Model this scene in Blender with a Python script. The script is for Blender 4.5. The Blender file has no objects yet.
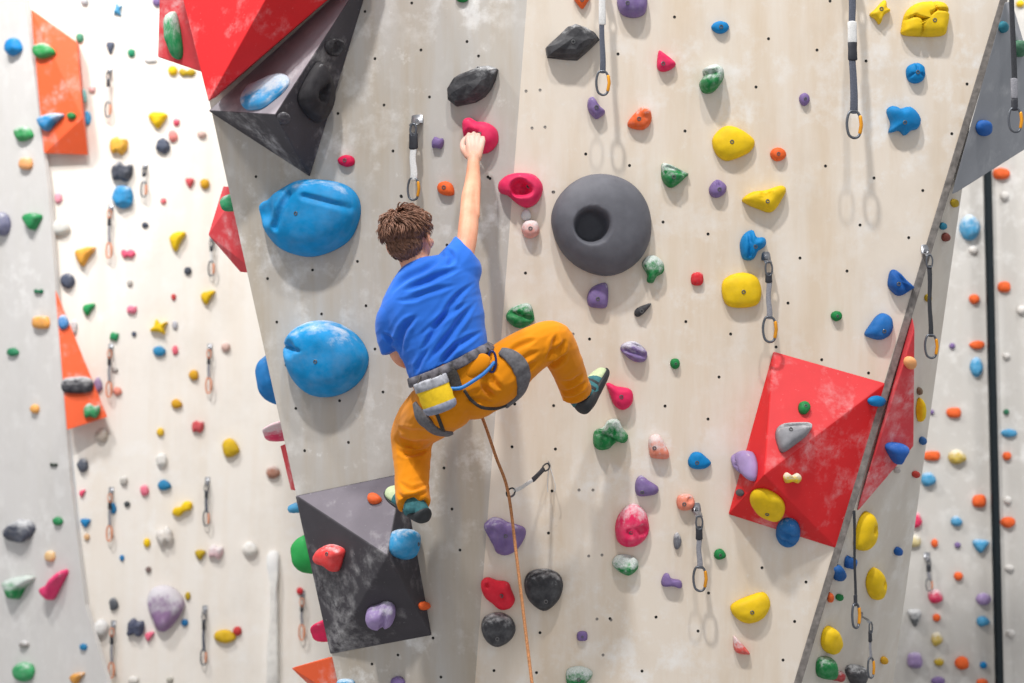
import bpy, bmesh, math, random
from mathutils import Vector, Matrix, noise
from mathutils.bvhtree import BVHTree
V = Vector
rnd = random.Random(7)
scene = bpy.context.scene
COL = scene.collection

# ------------------------------------------------------------------ camera
FPX = 50.0 / 36.0 * 1024
PITCH = math.radians(4.0)
CAM = V((0, 0, 2.0))
FW = V((0, math.cos(PITCH), math.sin(PITCH)))
UPV = V((0, -math.sin(PITCH), math.cos(PITCH)))
RT = V((1, 0, 0))


def ray(u, v):
    return FW + RT * ((u - 512) / FPX) + UPV * ((341.5 - v) / FPX)


def proj(p):
    d = p - CAM
    z = d.dot(FW)
    return 512 + d.dot(RT) / z * FPX, 341.5 - d.dot(UPV) / z * FPX


class Plane:
    def __init__(s, p, n):
        s.p = p.copy(); s.n = n.normalized()
        if s.n.y > 0:
            s.n = -s.n

    def at(s, u, v, h=0.0):
        r = ray(u, v)
        t = (s.p + s.n * h - CAM).dot(s.n) / r.dot(s.n)
        return CAM + r * t


def at_depth(u, v, y):
    r = ray(u, v)
    return CAM + r * (y / r.y)


# ------------------------------------------------------------------ materials
def lin(c):
    return tuple(((x / 255.0) / 12.92 if x / 255.0 <= 0.04045 else ((x / 255.0 + 0.055) / 1.055) ** 2.4) for x in c) + (1.0,)


MATS = {}


class NT:
    def __init__(s, name):
        s.m = bpy.data.materials.new(name)
        s.m.use_nodes = True
        s.t = s.m.node_tree
        s.b = s.t.nodes['Principled BSDF']

    def node(s, kind, **kw):
        n = s.t.nodes.new(kind)
        for k, v in kw.items():
            if k.startswith('i_'):
                n.inputs[k[2:].replace('_', ' ')].default_value = v
            else:
                setattr(n, k, v)
        return n

    def link(s, a, b):
        s.t.links.new(a, b)

    def coords(s, kind='Object', scale=(1, 1, 1)):
        tc = s.node('ShaderNodeTexCoord')
        mp = s.node('ShaderNodeMapping')
        mp.inputs['Scale'].default_value = scale
        s.link(tc.outputs[kind], mp.inputs['Vector'])
        return mp.outputs['Vector']

    def noise(s, vec, scale, detail=4, rough=0.55):
        n = s.node('ShaderNodeTexNoise')
        n.inputs['Scale'].default_value = scale
        n.inputs['Detail'].default_value = detail
        n.inputs['Roughness'].default_value = rough
        s.link(vec, n.inputs['Vector'])
        return n.outputs['Fac']

    def ramp(s, fac, a, b, ca=(0, 0, 0, 1), cb=(1, 1, 1, 1)):
        r = s.node('ShaderNodeValToRGB')
        r.color_ramp.elements[0].position = a
        r.color_ramp.elements[1].position = b
        r.color_ramp.elements[0].color = ca
        r.color_ramp.elements[1].color = cb
        s.link(fac, r.inputs['Fac'])
        return r.outputs['Color']

    def mix(s, fac, a, b, mode='MIX'):
        n = s.node('ShaderNodeMix', data_type='RGBA', blend_type=mode)
        for sock, val in ((n.inputs[0], fac), (n.inputs[6], a), (n.inputs[7], b)):
            if hasattr(val, 'is_linked'):
                s.link(val, sock)
            else:
                sock.default_value = val
        return n.outputs[2]

    def math(s, op, a, b):
        n = s.node('ShaderNodeMath', operation=op)
        for sock, val in ((n.inputs[0], a), (n.inputs[1], b)):
            if hasattr(val, 'is_linked'):
                s.link(val, sock)
            else:
                sock.default_value = val
        return n.outputs[0]

    def bump(s, h, strength=0.2, dist=0.01):
        n = s.node('ShaderNodeBump')
        n.inputs['Strength'].default_value = strength
        n.inputs['Distance'].default_value = dist
        s.link(h, n.inputs['Height'])
        s.link(n.outputs['Normal'], s.b.inputs['Normal'])

    def color(s, c):
        if hasattr(c, 'is_linked'):
            s.link(c, s.b.inputs['Base Color'])
        else:
            s.b.inputs['Base Color'].default_value = c

    def rough(s, r, metal=0.0, spec=0.4):
        s.b.inputs['Roughness'].default_value = r
        s.b.inputs['Metallic'].default_value = metal
        s.b.inputs['Specular IOR Level'].default_value = spec


def simple(name, rgb, rough=0.6, metal=0.0, var=0.12, scale=30, spec=0.4, bump=0.0):
    if name in MATS:
        return MATS[name]
    n = NT(name)
    vec = n.coords('Object')
    f = n.noise(vec, scale)
    c = lin(rgb)
    d = tuple(x * (1 - var * 2) for x in c[:3]) + (1,)
    n.color(n.ramp(f, 0.3, 0.7, d, c))
    n.rough(rough, metal, spec)
    if bump:
        n.bump(f, bump, 0.004)
    MATS[name] = n.m
    return n.m


def hold_mat(rgb, chalk=0.25):
    """Textured resin with chalk dust lying on the upper part of the hold."""
    key = ('hold', rgb, round(chalk, 2))
    if key in MATS:
        return MATS[key]
    n = NT('hold_resin')
    vec = n.coords('Object')
    gen = n.coords('Generated')
    fine = n.noise(vec, 260, 3)
    mid = n.noise(n.coords('Generated', (1, 1, .6)), 4.5, 5, 0.6)
    c = lin(rgb)
    base = n.mix(n.ramp(n.noise(vec, 18, 3), 0.35, 0.65), tuple(x * 0.84 for x in c[:3]) + (1,), c)
    sep = n.node('ShaderNodeSeparateXYZ')
    n.link(gen, sep.inputs[0])
    up = n.math('MULTIPLY', sep.outputs['Y'], 0.55)
    s = n.math('ADD', up, n.math('MULTIPLY', mid, 0.8))
    lo = 1.10 - chalk * 0.72
    s = n.math('MULTIPLY', s, 0.75)
    mask = n.ramp(s, max(lo * 0.75 - 0.05, 0.0), min(lo * 0.75 + 0.13, 1.0))
    speck = n.ramp(fine, 0.35, 0.6)
    mask = n.math('MULTIPLY', mask, n.math('ADD', n.math('MULTIPLY', speck, 0.4), 0.6))
    dust = n.math('MULTIPLY', n.ramp(mid, 0.40, 0.75), chalk * 0.35)
    m2 = n.math('MAXIMUM', n.math('MULTIPLY', mask, 0.88), dust)
    n.color(n.mix(m2, base, (0.72, 0.73, 0.75, 1)) if chalk > .02 else base)
    n.rough(0.62, 0, 0.25)
    n.bump(fine, 0.25, 0.002)
    MATS[key] = n.m
    return n.m


def volume_mat(name, rgb, chalk=0.3, dark=0.75):
    """Painted plywood with sandy grip coat, rubbed chalk and boot scuffs."""
    key = ('vol', name)
    if key in MATS:
        return MATS[key]
    n = NT(name)
    vec = n.coords('Object')
    c = lin(rgb)
    a = n.noise(vec, 5, 6, 0.62)
    b = n.noise(vec, 26, 5, 0.7)
    fine = n.noise(vec, 400, 2)
    base = n.mix(n.ramp(n.noise(vec, 9, 4), 0.3, 0.7), tuple(x * dark for x in c[:3]) + (1,), c)
    m = n.math('MULTIPLY', n.ramp(a, 0.56 - chalk * 0.12, 0.78), n.ramp(b, 0.38, 0.72))
    m = n.math('MAXIMUM', m, n.math('MULTIPLY', n.ramp(n.noise(vec, 60, 4, 0.75), 0.66, 0.74), 0.35))
    m = n.math('MULTIPLY', m, min(1.0, 0.5 + chalk))
    n.color(n.mix(m, base, (0.80, 0.79, 0.80, 1)))
    n.rough(0.6, 0, 0.35)
    n.bump(fine, 0.2, 0.002)
    MATS[key] = n.m
    return n.m


def wall_mat(name, rgb, warm, chalk, grain):
    """Sand-coated climbing panel: faint vertical wood tone, cloudy chalk rubs, small scuffs."""
    n = NT(name)
    vec = n.coords('Object')
    st = n.coords('Object', (5.5, 5.5, 0.35))
    c = lin(rgb); w = lin(warm)
    g = n.noise(st, 1.4, 5, 0.6)
    base = n.mix(n.ramp(g, 0.42, 0.66), c, w)
    base = n.mix(grain, c, base)
    big = n.noise(vec, 1.5, 4, 0.6)
    cl = n.noise(vec, 7.5, 7, 0.66)
    sm = n.noise(vec, 15, 6, 0.7)
    m = n.math('MULTIPLY', n.ramp(big, 0.40, 0.68), n.ramp(cl, 0.50, 0.66))
    m = n.math('MAXIMUM', m, n.math('MULTIPLY', n.ramp(sm, 0.60, 0.74), 0.55))
    m = n.math('MULTIPLY', m, chalk)
    col = n.mix(m, base, (0.90, 0.90, 0.90, 1))
    st2 = n.ramp(n.noise(n.coords('Object', (1, 1, .8)), 3.2, 6, 0.65), 0.50, 0.72)
    col = n.mix(n.math('MULTIPLY', st2, 0.22), col, tuple(x * 0.70 for x in w[:3]) + (1,))
    sc = n.ramp(n.noise(n.coords('Object', (1, 1, 2.2)), 21, 6, 0.7), 0.66, 0.76)
    col = n.mix(n.math('MULTIPLY', sc, 0.22), col, tuple(x * 0.5 for x in c[:3]) + (1,))
    n.color(col)
    n.rough(0.75, 0, 0.25)
    n.bump(n.noise(vec, 350, 2), 0.15, 0.002)
    return n.m


# ------------------------------------------------------------------ objects
def link_mesh(name, bm, mat, parent=None, smooth=True, recalc=True):
    if recalc:
        bmesh.ops.recalc_face_normals(bm, faces=bm.faces[:])
    me = bpy.data.meshes.new(name)
    bm.to_mesh(me); bm.free()
    if mat is not None:
        for m in (mat if isinstance(mat, (list, tuple)) else [mat]):
            me.materials.append(m)
    for p in me.polygons:
        p.use_smooth = smooth
    o = bpy.data.objects.new(name, me)
    COL.objects.link(o)
    if parent is not None:
        o.parent = parent
    return o


def tag(o, label, cat, group=None):
    o['label'] = label; o['category'] = cat
    if group:
        o['group'] = group
    return o


def empty(name, loc=(0, 0, 0)):
    o = bpy.data.objects.new(name, None)
    o.empty_display_size = 0.05
    COL.objects.link(o); o.location = loc
    return o


def recenter(o, loc):
    """Move a world-space mesh's origin to loc without moving the mesh."""
    loc = V(loc)
    o.data.transform(Matrix.Translation(-loc))
    o.location = loc
    return o


def tube(bm, pts, radii, n=10, cap=True, flat=None):
    """Sweep a round (or flattened) section along pts, with rounded ends."""
    pts = [V(p) for p in pts]
    if not isinstance(radii, (list, tuple)):
        radii = [radii] * len(pts)
    rings = []
    t0 = (pts[1] - pts[0]).normalized()
    ref = V((0, 0, 1)) if abs(t0.z) < 0.9 else V((1, 0, 0))
    if flat is not None:
        ref = flat[0]
    a = (ref - t0 * ref.dot(t0)).normalized()
    for i, p in enumerate(pts):
        t = (pts[min(i + 1, len(pts) - 1)] - pts[max(i - 1, 0)]).normalized()
        a = (a - t * a.dot(t)).normalized()
        b = t.cross(a)
        r = radii[i]
        ra, rb = (r, r) if flat is None else (r, r * flat[1])
        rings.append((p, a.copy(), b, ra, rb, t))
    full = []
    if cap:
        p, a0, b0, ra, rb, t = rings[0]
        for k in (3, 2, 1):
            f = k / 3 * math.pi / 2
            full.append((p - t * min(ra, rb) * math.sin(f) , a0, b0, max(ra * math.cos(f), ra * 0.02), max(rb * math.cos(f), rb * 0.02), t))
    full += rings
    if cap:
        p, a0, b0, ra, rb, t = rings[-1]
        for k in (1, 2, 3):
            f = k / 3 * math.pi / 2
            full.append((p + t * min(ra, rb) * math.sin(f), a0, b0, max(ra * math.cos(f), ra * 0.02), max(rb * math.cos(f), rb * 0.02), t))
    vr = []
    for p, a_, b_, ra, rb, t in full:
        vr.append([bm.verts.new(p + a_ * (ra * math.cos(2 * math.pi * k / n)) + b_ * (rb * math.sin(2 * math.pi * k / n))) for k in range(n)])
    for i in range(len(vr) - 1):
        for k in range(n):
            bm.faces.new((vr[i][k], vr[i][(k + 1) % n], vr[i + 1][(k + 1) % n], vr[i + 1][k]))
    bm.faces.new(vr[0]); bm.faces.new(vr[-1])


def closed_tube(bm, pts, r, n=8):
    """Ring-shaped tube through a closed list of points."""
    m = len(pts)
    c = sum(pts, V((0, 0, 0))) / m
    nrm = (pts[0] - c).cross(pts[m // 4] - c).normalized()
    vr = []
    for i in range(m):
        t = (pts[(i + 1) % m] - pts[i - 1]).normalized()
        a = nrm; b = t.cross(a).normalized()
        vr.append([bm.verts.new(pts[i] + a * (r * math.cos(2 * math.pi * k / n)) + b * (r * math.sin(2 * math.pi * k / n))) for k in range(n)])
    for i in range(m):
        j = (i + 1) % m
        for k in range(n):
            bm.faces.new((vr[i][k], vr[i][(k + 1) % n], vr[j][(k + 1) % n], vr[j][k]))


def spline(pts, k=6):
    """Catmull-Rom through points (tuples or Vectors of any size), k steps per span."""
    P = [tuple(p) for p in pts]
    out = []
    for i in range(len(P) - 1):
        p0 = P[max(i - 1, 0)]; p1 = P[i]; p2 = P[i + 1]; p3 = P[min(i + 2, len(P) - 1)]
        for j in range(k):
            t = j / k
            out.append(tuple(0.5 * ((2 * b) + (-a + c) * t + (2 * a - 5 * b + 4 * c - d) * t * t + (-a + 3 * b - 3 * c + d) * t ** 3)
                             for a, b, c, d in zip(p0, p1, p2, p3)))
    out.append(P[-1])
    return out


def closed_spline(pts, n, smooth=1.0):
    m = len(pts)
    dense = []
    for i in range(m):
        p0, p1, p2, p3 = pts[i - 1], pts[i], pts[(i + 1) % m], pts[(i + 2) % m]
        for j in range(12):
            t = j / 12
            cr = [0.5 * ((2 * b) + (-a + c) * t + (2 * a - 5 * b + 4 * c - d) * t * t + (-a + 3 * b - 3 * c + d) * t ** 3) for a, b, c, d in zip(p0, p1, p2, p3)]
            ln = [b + (c - b) * t for b, c in zip(p1, p2)]
            dense.append(tuple(l + (c - l) * smooth for l, c in zip(ln, cr)))
    L = [0.0]
    D = dense + [dense[0]]
    for i in range(len(dense)):
        L.append(L[-1] + math.dist(D[i], D[i + 1]))
    out = []; j = 0
    for i in range(n):
        s = L[-1] * i / n
        while L[j + 1] < s:
            j += 1
        f = (s - L[j]) / max(L[j + 1] - L[j], 1e-9)
        out.append(tuple(a + (b - a) * f for a, b in zip(D[j], D[j + 1])))
    return out


def hull(name, pts, mat, bevel=0.004, parent=None):
    bm = bmesh.new()
    for p in pts:
        bm.verts.new(p)
    r = bmesh.ops.convex_hull(bm, input=bm.verts[:])
    junk = [e for e in r['geom_interior'] + r['geom_unused'] if isinstance(e, bmesh.types.BMVert) and e.is_valid]
    if junk:
        bmesh.ops.delete(bm, geom=list(set(junk)), context='VERTS')
    bmesh.ops.dissolve_limit(bm, angle_limit=0.01, verts=bm.verts[:], edges=bm.edges[:])
    if bevel:
        bmesh.ops.bevel(bm, geom=bm.edges[:], offset=bevel, segments=2, profile=0.6, affect='EDGES')
    o = link_mesh(name, bm, mat, parent, smooth=False)
    return o


# ------------------------------------------------------------------ ray targets
SURF_V, SURF_F = [], []


def add_surface(o):
    b = len(SURF_V)
    mw = o.matrix_basis
    SURF_V.extend(mw @ v.co for v in o.data.vertices)
    SURF_F.extend([b + i for i in p.vertices] for p in o.data.polygons)


BV = None


def hit(u, v):
    d = ray(u, v).normalized()
    loc, nrm, idx, dist = BV.ray_cast(CAM, d)
    if loc is None:
        raise ValueError('no surface at %s %s' % (u, v))
    if nrm.dot(d) > 0:
        nrm = -nrm
    return loc, nrm


def frame(loc, n):
    n = n.normalized()
    y = V((0, 0, 1)) - n * n.z
    if y.length < 0.05:
        y = V((0, 1, 0)) - n * n.y
    y.normalize()
    x = y.cross(n)
    return Matrix((x, y, n)).transposed().to_4x4() if False else Matrix.Translation(loc) @ Matrix((x, y, n)).transposed().to_4x4()
# ------------------------------------------------------------------ the room
FRONT = Plane(at_depth(640, 341, 5.75), V((0.03, -1, -0.10)))
S1, S2 = FRONT.at(527, 0), FRONT.at(475, 683)
smid = (S1 + S2) / 2
GREY = Plane(S1, (S2 - S1).cross(smid + V((-1.1, 0.30, 0)) - S1))
E1, E2 = FRONT.at(1003, 0), FRONT.at(797, 683)
SIDE = Plane(E1, (E2 - E1).cross(at_depth(893, 683, 6.45) - E1))
BACK = Plane(V((-2.5, 9.3, 2)), V((0.05, -1, 0.0)))
FARL = Plane(BACK.at(25, 0, 0.04), (BACK.at(85, 605, 0.04) - BACK.at(25, 0, 0.04)).cross(at_depth(-60, 300, 9.9) - BACK.at(25, 0, 0.04)))
FARR = Plane(V((3, 8.8, 2)), V((-0.04, -1, 0)))
L1, L2 = GREY.at(187, 0), GREY.at(338, 683)
RETN = Plane(L1, (L2 - L1).cross(V((0.10, 1, 0))))
RETN.n = RETN.n if RETN.n.x < 0 else -RETN.n


def panel(name, pts, n, thick, mat):
    bm = bmesh.new()
    f = [bm.verts.new(p) for p in pts]
    b = [bm.verts.new(p - n * thick) for p in pts]
    bm.faces.new(f); bm.faces.new(b[::-1])
    for i in range(len(f)):
        j = (i + 1) % len(f)
        bm.faces.new((f[i], f[j], b[j], b[i]))
    bmesh.ops.bisect_plane(bm, geom=bm.verts[:] + bm.edges[:] + bm.faces[:], plane_co=(0, 0, 0.0), plane_no=(0, 0, -1), clear_outer=True)
    bmesh.ops.holes_fill(bm, edges=[e for e in bm.edges if e.is_boundary])
    o = link_mesh(name, bm, mat, smooth=False)
    o['kind'] = 'structure'
    add_surface(o)
    return o


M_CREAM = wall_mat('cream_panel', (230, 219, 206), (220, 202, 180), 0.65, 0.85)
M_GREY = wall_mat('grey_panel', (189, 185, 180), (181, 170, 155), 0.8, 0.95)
M_SIDE = wall_mat('side_panel', (214, 208, 199), (204, 194, 182), 0.5, 0.6)
M_WHITE = wall_mat('white_panel', (236, 231, 225), (228, 217, 204), 0.5, 0.5)
M_PALE = wall_mat('pale_grey_panel', (210, 208, 207), (206, 203, 199), 0.5, 0.3)
M_FARR = wall_mat('far_panel', (202, 200, 197), (198, 193, 187), 0.7, 0.4)

TOP, BOT = -380, 1150
wall_front = panel('wall_front', [FRONT.at(527 - .0761 * TOP, TOP), FRONT.at(1003 - .3016 * TOP, TOP), FRONT.at(1003 - .3016 * BOT, BOT), FRONT.at(527 - .0761 * BOT, BOT)], FRONT.n, 0.03, M_CREAM)
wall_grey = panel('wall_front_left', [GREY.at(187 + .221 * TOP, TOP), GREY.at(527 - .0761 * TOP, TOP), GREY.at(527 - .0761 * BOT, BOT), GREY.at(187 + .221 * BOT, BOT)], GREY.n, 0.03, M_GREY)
wall_side = panel('wall_right', [SIDE.at(973, 98), SIDE.at(1003 - .3016 * BOT, BOT), SIDE.at(846.5, BOT), SIDE.at(893, 683), SIDE.at(940, 345), SIDE.at(962, 190)], SIDE.n, 0.03, M_SIDE)
wall_back = panel('wall_back', [BACK.at(-10, TOP), BACK.at(470, TOP), BACK.at(470, 900), BACK.at(117, 900)], BACK.n, 0.06, M_WHITE)
wall_pale = panel('wall_left', [FARL.at(-260, TOP), FARL.at(-12, TOP), FARL.at(25, 0), FARL.at(48, 190), FARL.at(70, 480), FARL.at(85, 605), FARL.at(108, 683), FARL.at(160, 850), FARL.at(-260, 850)], FARL.n, 0.03, M_PALE)
wall_far = panel('wall_back_right', [FARR.at(700, TOP), FARR.at(1400, TOP), FARR.at(1400, 850), FARR.at(700, 850)], FARR.n, 0.06, M_FARR)
# hidden return of the grey panel, running back towards the white wall
back_v = V((0.10, 1, 0)) * 3.2
ra, rb = GREY.at(187 + .221 * TOP, TOP), GREY.at(187 + .221 * BOT, BOT)
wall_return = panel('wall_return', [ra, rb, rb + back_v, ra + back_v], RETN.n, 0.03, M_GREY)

bm = bmesh.new()
bmesh.ops.create_grid(bm, x_segments=2, y_segments=2, size=1)
for v in bm.verts:
    v.co = V((v.co.x * 7, v.co.y * 6 + 4.0, 0))
fl = link_mesh('floor', bm, simple('safety_matting', (150, 150, 152), 0.8, var=0.1, scale=4), smooth=False)
fl['kind'] = 'structure'


def trim(name, pts, mat, bevel=0.003):
    o = hull(name, pts, mat, bevel)
    o['kind'] = 'structure'
    add_surface(o)
    return o


def edge_u(v):
    return 1003 - .3016 * v


M_EDGE = simple('worn_panel_edge', (146, 140, 136), 0.65, var=0.27, scale=38)
pts = []
for v in (TOP, 960):
    for du, h in ((-3.2, 0.004), (4.6, 0.004), (-3.2, -0.04), (4.6, -0.04)):
        pts.append(FRONT.at(edge_u(v) + du, v, h))
trim('trim_1', pts, M_EDGE)
# dark vertical post in front of the far wall
px = (992.5 - 512) / FPX * 8.72
bm = bmesh.new()
for (x0, x1, y0, y1) in ((px - .023, px + .023, 8.70, 8.74),):
    bmesh.ops.create_cube(bm, size=1)
    for v in bm.verts:
        v.co = V((x0 + (v.co.x + .5) * (x1 - x0), y0 + (v.co.y + .5) * (y1 - y0), (v.co.z + .5) * 5.6))
bmesh.ops.bevel(bm, geom=bm.edges[:], offset=0.008, segments=2, affect='EDGES')
post = link_mesh('trim_2', bm, simple('black_steel', (26, 36, 42), 0.45, 0.2), smooth=False)
post['kind'] = 'structure'

# ------------------------------------------------------------------ volumes
M_RED = volume_mat('red_volume', (226, 34, 40), 0.42, 0.9)
M_REDP = volume_mat('chalky_red_volume', (226, 70, 78), 0.6, 0.85)
M_BLACK = volume_mat('black_volume', (70, 67, 73), 0.4, 0.75)
M_BLACK2 = volume_mat('charcoal_volume', (76, 73, 79), 0.45, 0.75)
M_DUST = volume_mat('chalked_lit_black_volume', (166, 160, 168), 0.5, 0.8)  # top facets: chalk, with light from above also painted into the colour
M_CHALKLIT2 = volume_mat('chalked_lit_charcoal_volume', (118, 112, 122), 0.4, 0.85)
M_CHALKLITR = volume_mat('chalked_lit_red_volume', (232, 70, 74), 0.5, 0.92)
M_ORANGE = volume_mat('orange_volume', (238, 98, 54), 0.5, 0.95)
M_GVOL = volume_mat('grey_volume', (148, 151, 158), 0.15, 0.9)


def volume(pts, mat, label, group='plywood volumes on the climbing wall', bevel=0.005, chalk_lit=None):
    o = hull('climbing_volume', pts, mat, bevel)
    if chalk_lit:
        o.data.materials.append(chalk_lit)
        big = max(f.area for f in o.data.polygons)
        top = max((f for f in o.data.polygons if f.area > big * .25 and f.normal.y < .5), key=lambda f: f.normal.z)
        for f in o.data.polygons:
            if f.normal.dot(top.normal) > .985:
                f.material_index = 1  # upward facets get the paler colour, chalk and painted top light together
    c = sum((V(p) for p in pts), V((0, 0, 0))) / len(pts)
    recenter(o, c)
    tag(o, label, 'climbing volume', group)
    add_surface(o)
    return o


G, F, S, B = GREY.at, FRONT.at, SIDE.at, BACK.at
E = 0.0015
vol_charcoal = volume([G(208, 111, E), G(310, 177, E), G(377, -43, E), G(275, 115, .30)], M_BLACK2,
       'black tetrahedron volume with white chalk tucked under the large red volume', chalk_lit=M_DUST)
vol_red_top = volume([G(208.5, 101.5, .28), G(322, -101, .40), G(376, -42, .10), G(158, -101, .03), G(215, 98, .02), G(372, -45, .03), G(180, -110, E), G(372, -120, E)], M_RED,
       'large bright red volume jutting out at the very top above the black tetrahedron')
volume([G(161, -40, -.22), G(158, 57, -.22), G(202, 72, -.22), G(180, -40, -.22), G(161, -40, -.34), G(158, 57, -.34), G(203, 72, -.34), G(181, -40, -.34)], M_REDP,
       'flat pinkish red volume peeking out behind the large bright red volume')
vol_step = volume([G(295, 495.5, E), G(403, 473, E), G(432, 635.5, E), G(330, 654.5, E), G(387.5, 556.5, .24)], M_BLACK,
       "black four sided pyramid volume under the climber's lower foot", chalk_lit=M_CHALKLIT2)
vol_red = volume([F(773, 351, E), F(886, 383, E), F(836, 548.5, E), F(728, 514.5, E), F(764, 475, .22)], M_RED,
       'red four sided volume with grey, yellow and purple holds on the cream panel', chalk_lit=M_CHALKLITR)
volume([S(911.5, 317, E), S(856, 513, E), S(912, 446, E), S(913.5, 446, .09), S(914.5, 329, .09), S(913, 320, E)], M_REDP,
       'dull red wedge volume on the narrow side panel beyond the grey edge')
gd = FRONT.at(948, 197).y - 0.04
volume([at_depth(u, v, y) for (u, v, y) in ((1005, 2, gd - .09), (951, 196, gd), (1027, 148, gd + .28), (1044, 112, gd + .34), (1012, 2, gd + .05),
        (1006, 2, gd + .02), (955, 190, gd + .035), (1025, 146, gd + .40), (1044, 112, gd + .45), (1012, 2, gd + .12))], M_GVOL,
       'flat dark grey volume in shade at the top of the side panel')
volume([B(31, 9, .07), B(77, 42, .12), B(82.5, 118, .18), B(44, 153.5, .08), B(88, 155, .06), B(33, 12, .065), B(79, 45, .001), B(86, 152, .001), B(46, 151, .065)], M_ORANGE,
       'tall orange volume high up where the pale grey and white walls meet', bevel=0.004)
volume([B(55, 288, .07), B(107.5, 417, .10), B(67, 430, .15), B(56, 292, .06), B(104, 415, .001), B(68, 426, .06)], M_ORANGE,
       'slim triangular orange volume carrying a black hold and a green hold', bevel=0.004)


def rpt(v, back, h=0.0):
    """Point on the hidden return of the grey panel that lies at row v, some way back from the corner."""
    t = v
    for _ in range(12):
        p = GREY.at(187 + .221 * t, t) + V((0.10, 1, 0)) * back + RETN.n * h
        t += v - proj(p)[1]
    return p


def reach(v, back, u):
    """How far a thing must stand out from the return at that spot to show out to column u."""
    h = 0.0
    while h < 1.2 and proj(rpt(v, back, h))[0] > u:
        h += 0.004
    return h


def rvol(specs, mat, label):
    pts = []
    for (u, v, back) in specs:
        pts.append(rpt(v, back, reach(v, back, u) if u is not None else E))
    return volume(pts, mat, label, bevel=0.003)


rvol([(208.5, 235, .35), (224, 186, .35), (241, 272, .30), (None, 188, .2), (None, 274, .2), (None, 235, .75)], M_REDP,
     'pink red volume jutting past the edge of the grey panel beneath the black tetrahedron')
rvol([(281, 446, .25), (291, 490, .25), (None, 440, .15), (None, 492, .15), (None, 466, .5)], M_REDP,
     "thin red volume just showing past the grey panel's edge, above the black pyramid volume")
rvol([(292, 668, .30), (329, 657, .24), (331, 672, .22), (325, 700, .3), (None, 655, .15), (None, 705, .15), (None, 680, .6)], M_ORANGE,
     'orange volume at the bottom edge below the black pyramid volume')
BV = BVHTree.FromPolygons(SURF_V, SURF_F)

# ------------------------------------------------------------------ bolt holes in the panels (t-nuts), part of each panel
def hole_mesh():
    bm = bmesh.new()
    n = 12
    rings = []
    for r, z in ((.0062, 0.0004), (.0052, .0011), (.0042, .0009), (.0036, .0005)):
        rings.append([bm.verts.new((r * math.cos(2 * math.pi * k / n), r * math.sin(2 * math.pi * k / n), z)) for k in range(n)])
    for i in range(3):
        for k in range(n):
            bm.faces.new((rings[i][k], rings[i][(k + 1) % n], rings[i + 1][(k + 1) % n], rings[i + 1][k]))
    bm.faces.new(rings[3])
    return bm


M_HOLE = simple('bolt_hole_dark', (40, 38, 36), 0.6, 0.3)
hole0 = link_mesh('bolt_hole', hole_mesh(), M_HOLE, wall_front)
HOLES = {
 'f': [(585.7,154),(674.5,17),(768.5,38.7),(618,54),(756,87),(685,131),(629.5,165.5),(830,1),(817,50),(866,61),(967,84),(951.8,133.7),(825.5,166),(874,178),(922.8,190.5),(860,225),(908.7,237.6),(847,271),(663,222),(708,234),(800,258),(788,303),(730.6,334),(685.8,321.6),(553.6,192),(525.5,273),(589.5,339),(514.7,404),(553.6,405.6),(512,446.8),(555.4,449),(552,491),(719,377),(665,406),(708,419),(776,347),(548.5,533),(540,632.7),(494,670.6),(536.5,672.6),(762,567.7),(806,582),(708.6,593),(794.6,621.4),(698,631),(656,617),(783,660),(642,671),(610,618.6),(821.7,359.7),(868.5,373)],
 'p': [(526,91),(540,90),(532,128),(545,127),(588.7,556),(602,555),(573,334),(579,490),(593,490),(597,619),(611,620),(603,655),(553,192)],
 'g': [(411.8,3),(421,50),(467,41.5),(478.6,56),(429.5,97),(447,245),(488,177),(490,178.5),(401,196),(256,176.6),(401.5,196.6),(357.5,261.4),(312.6,270),(267.6,278.6),(366,305.7),(321.6,314),(276.8,322),(286,365),(375,349),(383,392),(339.6,400.7),(295.8,408.4),(392,434),(348.5,442.4),(304.7,450.6),(365,11.5),(375,58.6),(384,105),(338,113.5),(393,151),(444,468),(452,509),(460,550),(433,638),(441,677),(398,655),(372,664)],
}
worn0 = link_mesh('bolt_hole', hole_mesh(), simple('worn_bolt_hole', (150, 144, 138), 0.6, 0.2), wall_front)
used = set()
for key, par in (('f', wall_front), ('p', wall_front), ('g', wall_grey)):
    src = worn0 if key == 'p' else hole0
    for (u, v) in HOLES[key]:
        pl = GREY if key == 'g' else FRONT
        o = src if src.name not in used else src.copy()
        if src.name in used:
            COL.objects.link(o); o.parent = par
        used.add(src.name)
        o.matrix_local = frame(pl.at(u, v), pl.n)

# ------------------------------------------------------------------ light: even daylight of the hall, its high lamps and an added fill
w = bpy.data.worlds.new('hall_light'); scene.world = w; w.use_nodes = True
w.node_tree.nodes['Background'].inputs[0].default_value = (0.97, 0.985, 1.0, 1)
w.node_tree.nodes['Background'].inputs[1].default_value = 0.55


def lamp(name, loc, target, power, size, color=(1, 0.97, 0.93)):
    l = bpy.data.lights.new(name, 'AREA')
    l.shape = 'DISK'; l.size = size; l.energy = power; l.color = color
    o = bpy.data.objects.new(name, l); COL.objects.link(o)
    o.location = loc
    o.rotation_euler = (V(target) - V(loc)).to_track_quat('-Z', 'Y').to_euler()
    return o


lamp('hall_lamp_or_fill', (-2.4, -0.8, 13.5), (0.2, 5.7, 2.4), 1250, 0.6)
lamp('hall_lamp_or_fill', (1.0, -1.2, 14.0), (0.2, 5.7, 2.4), 620, 0.6)
lamp('hall_lamp_or_fill', (-4.2, 5.2, 9.0), (-2.3, 9.3, 2.6), 400, 0.8)
lamp('hall_lamp_or_fill', (5.0, 5.6, 8.5), (3.0, 8.8, 2.2), 150, 0.8)  # added fill that brightens the far grey wall, not a known lamp

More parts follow.
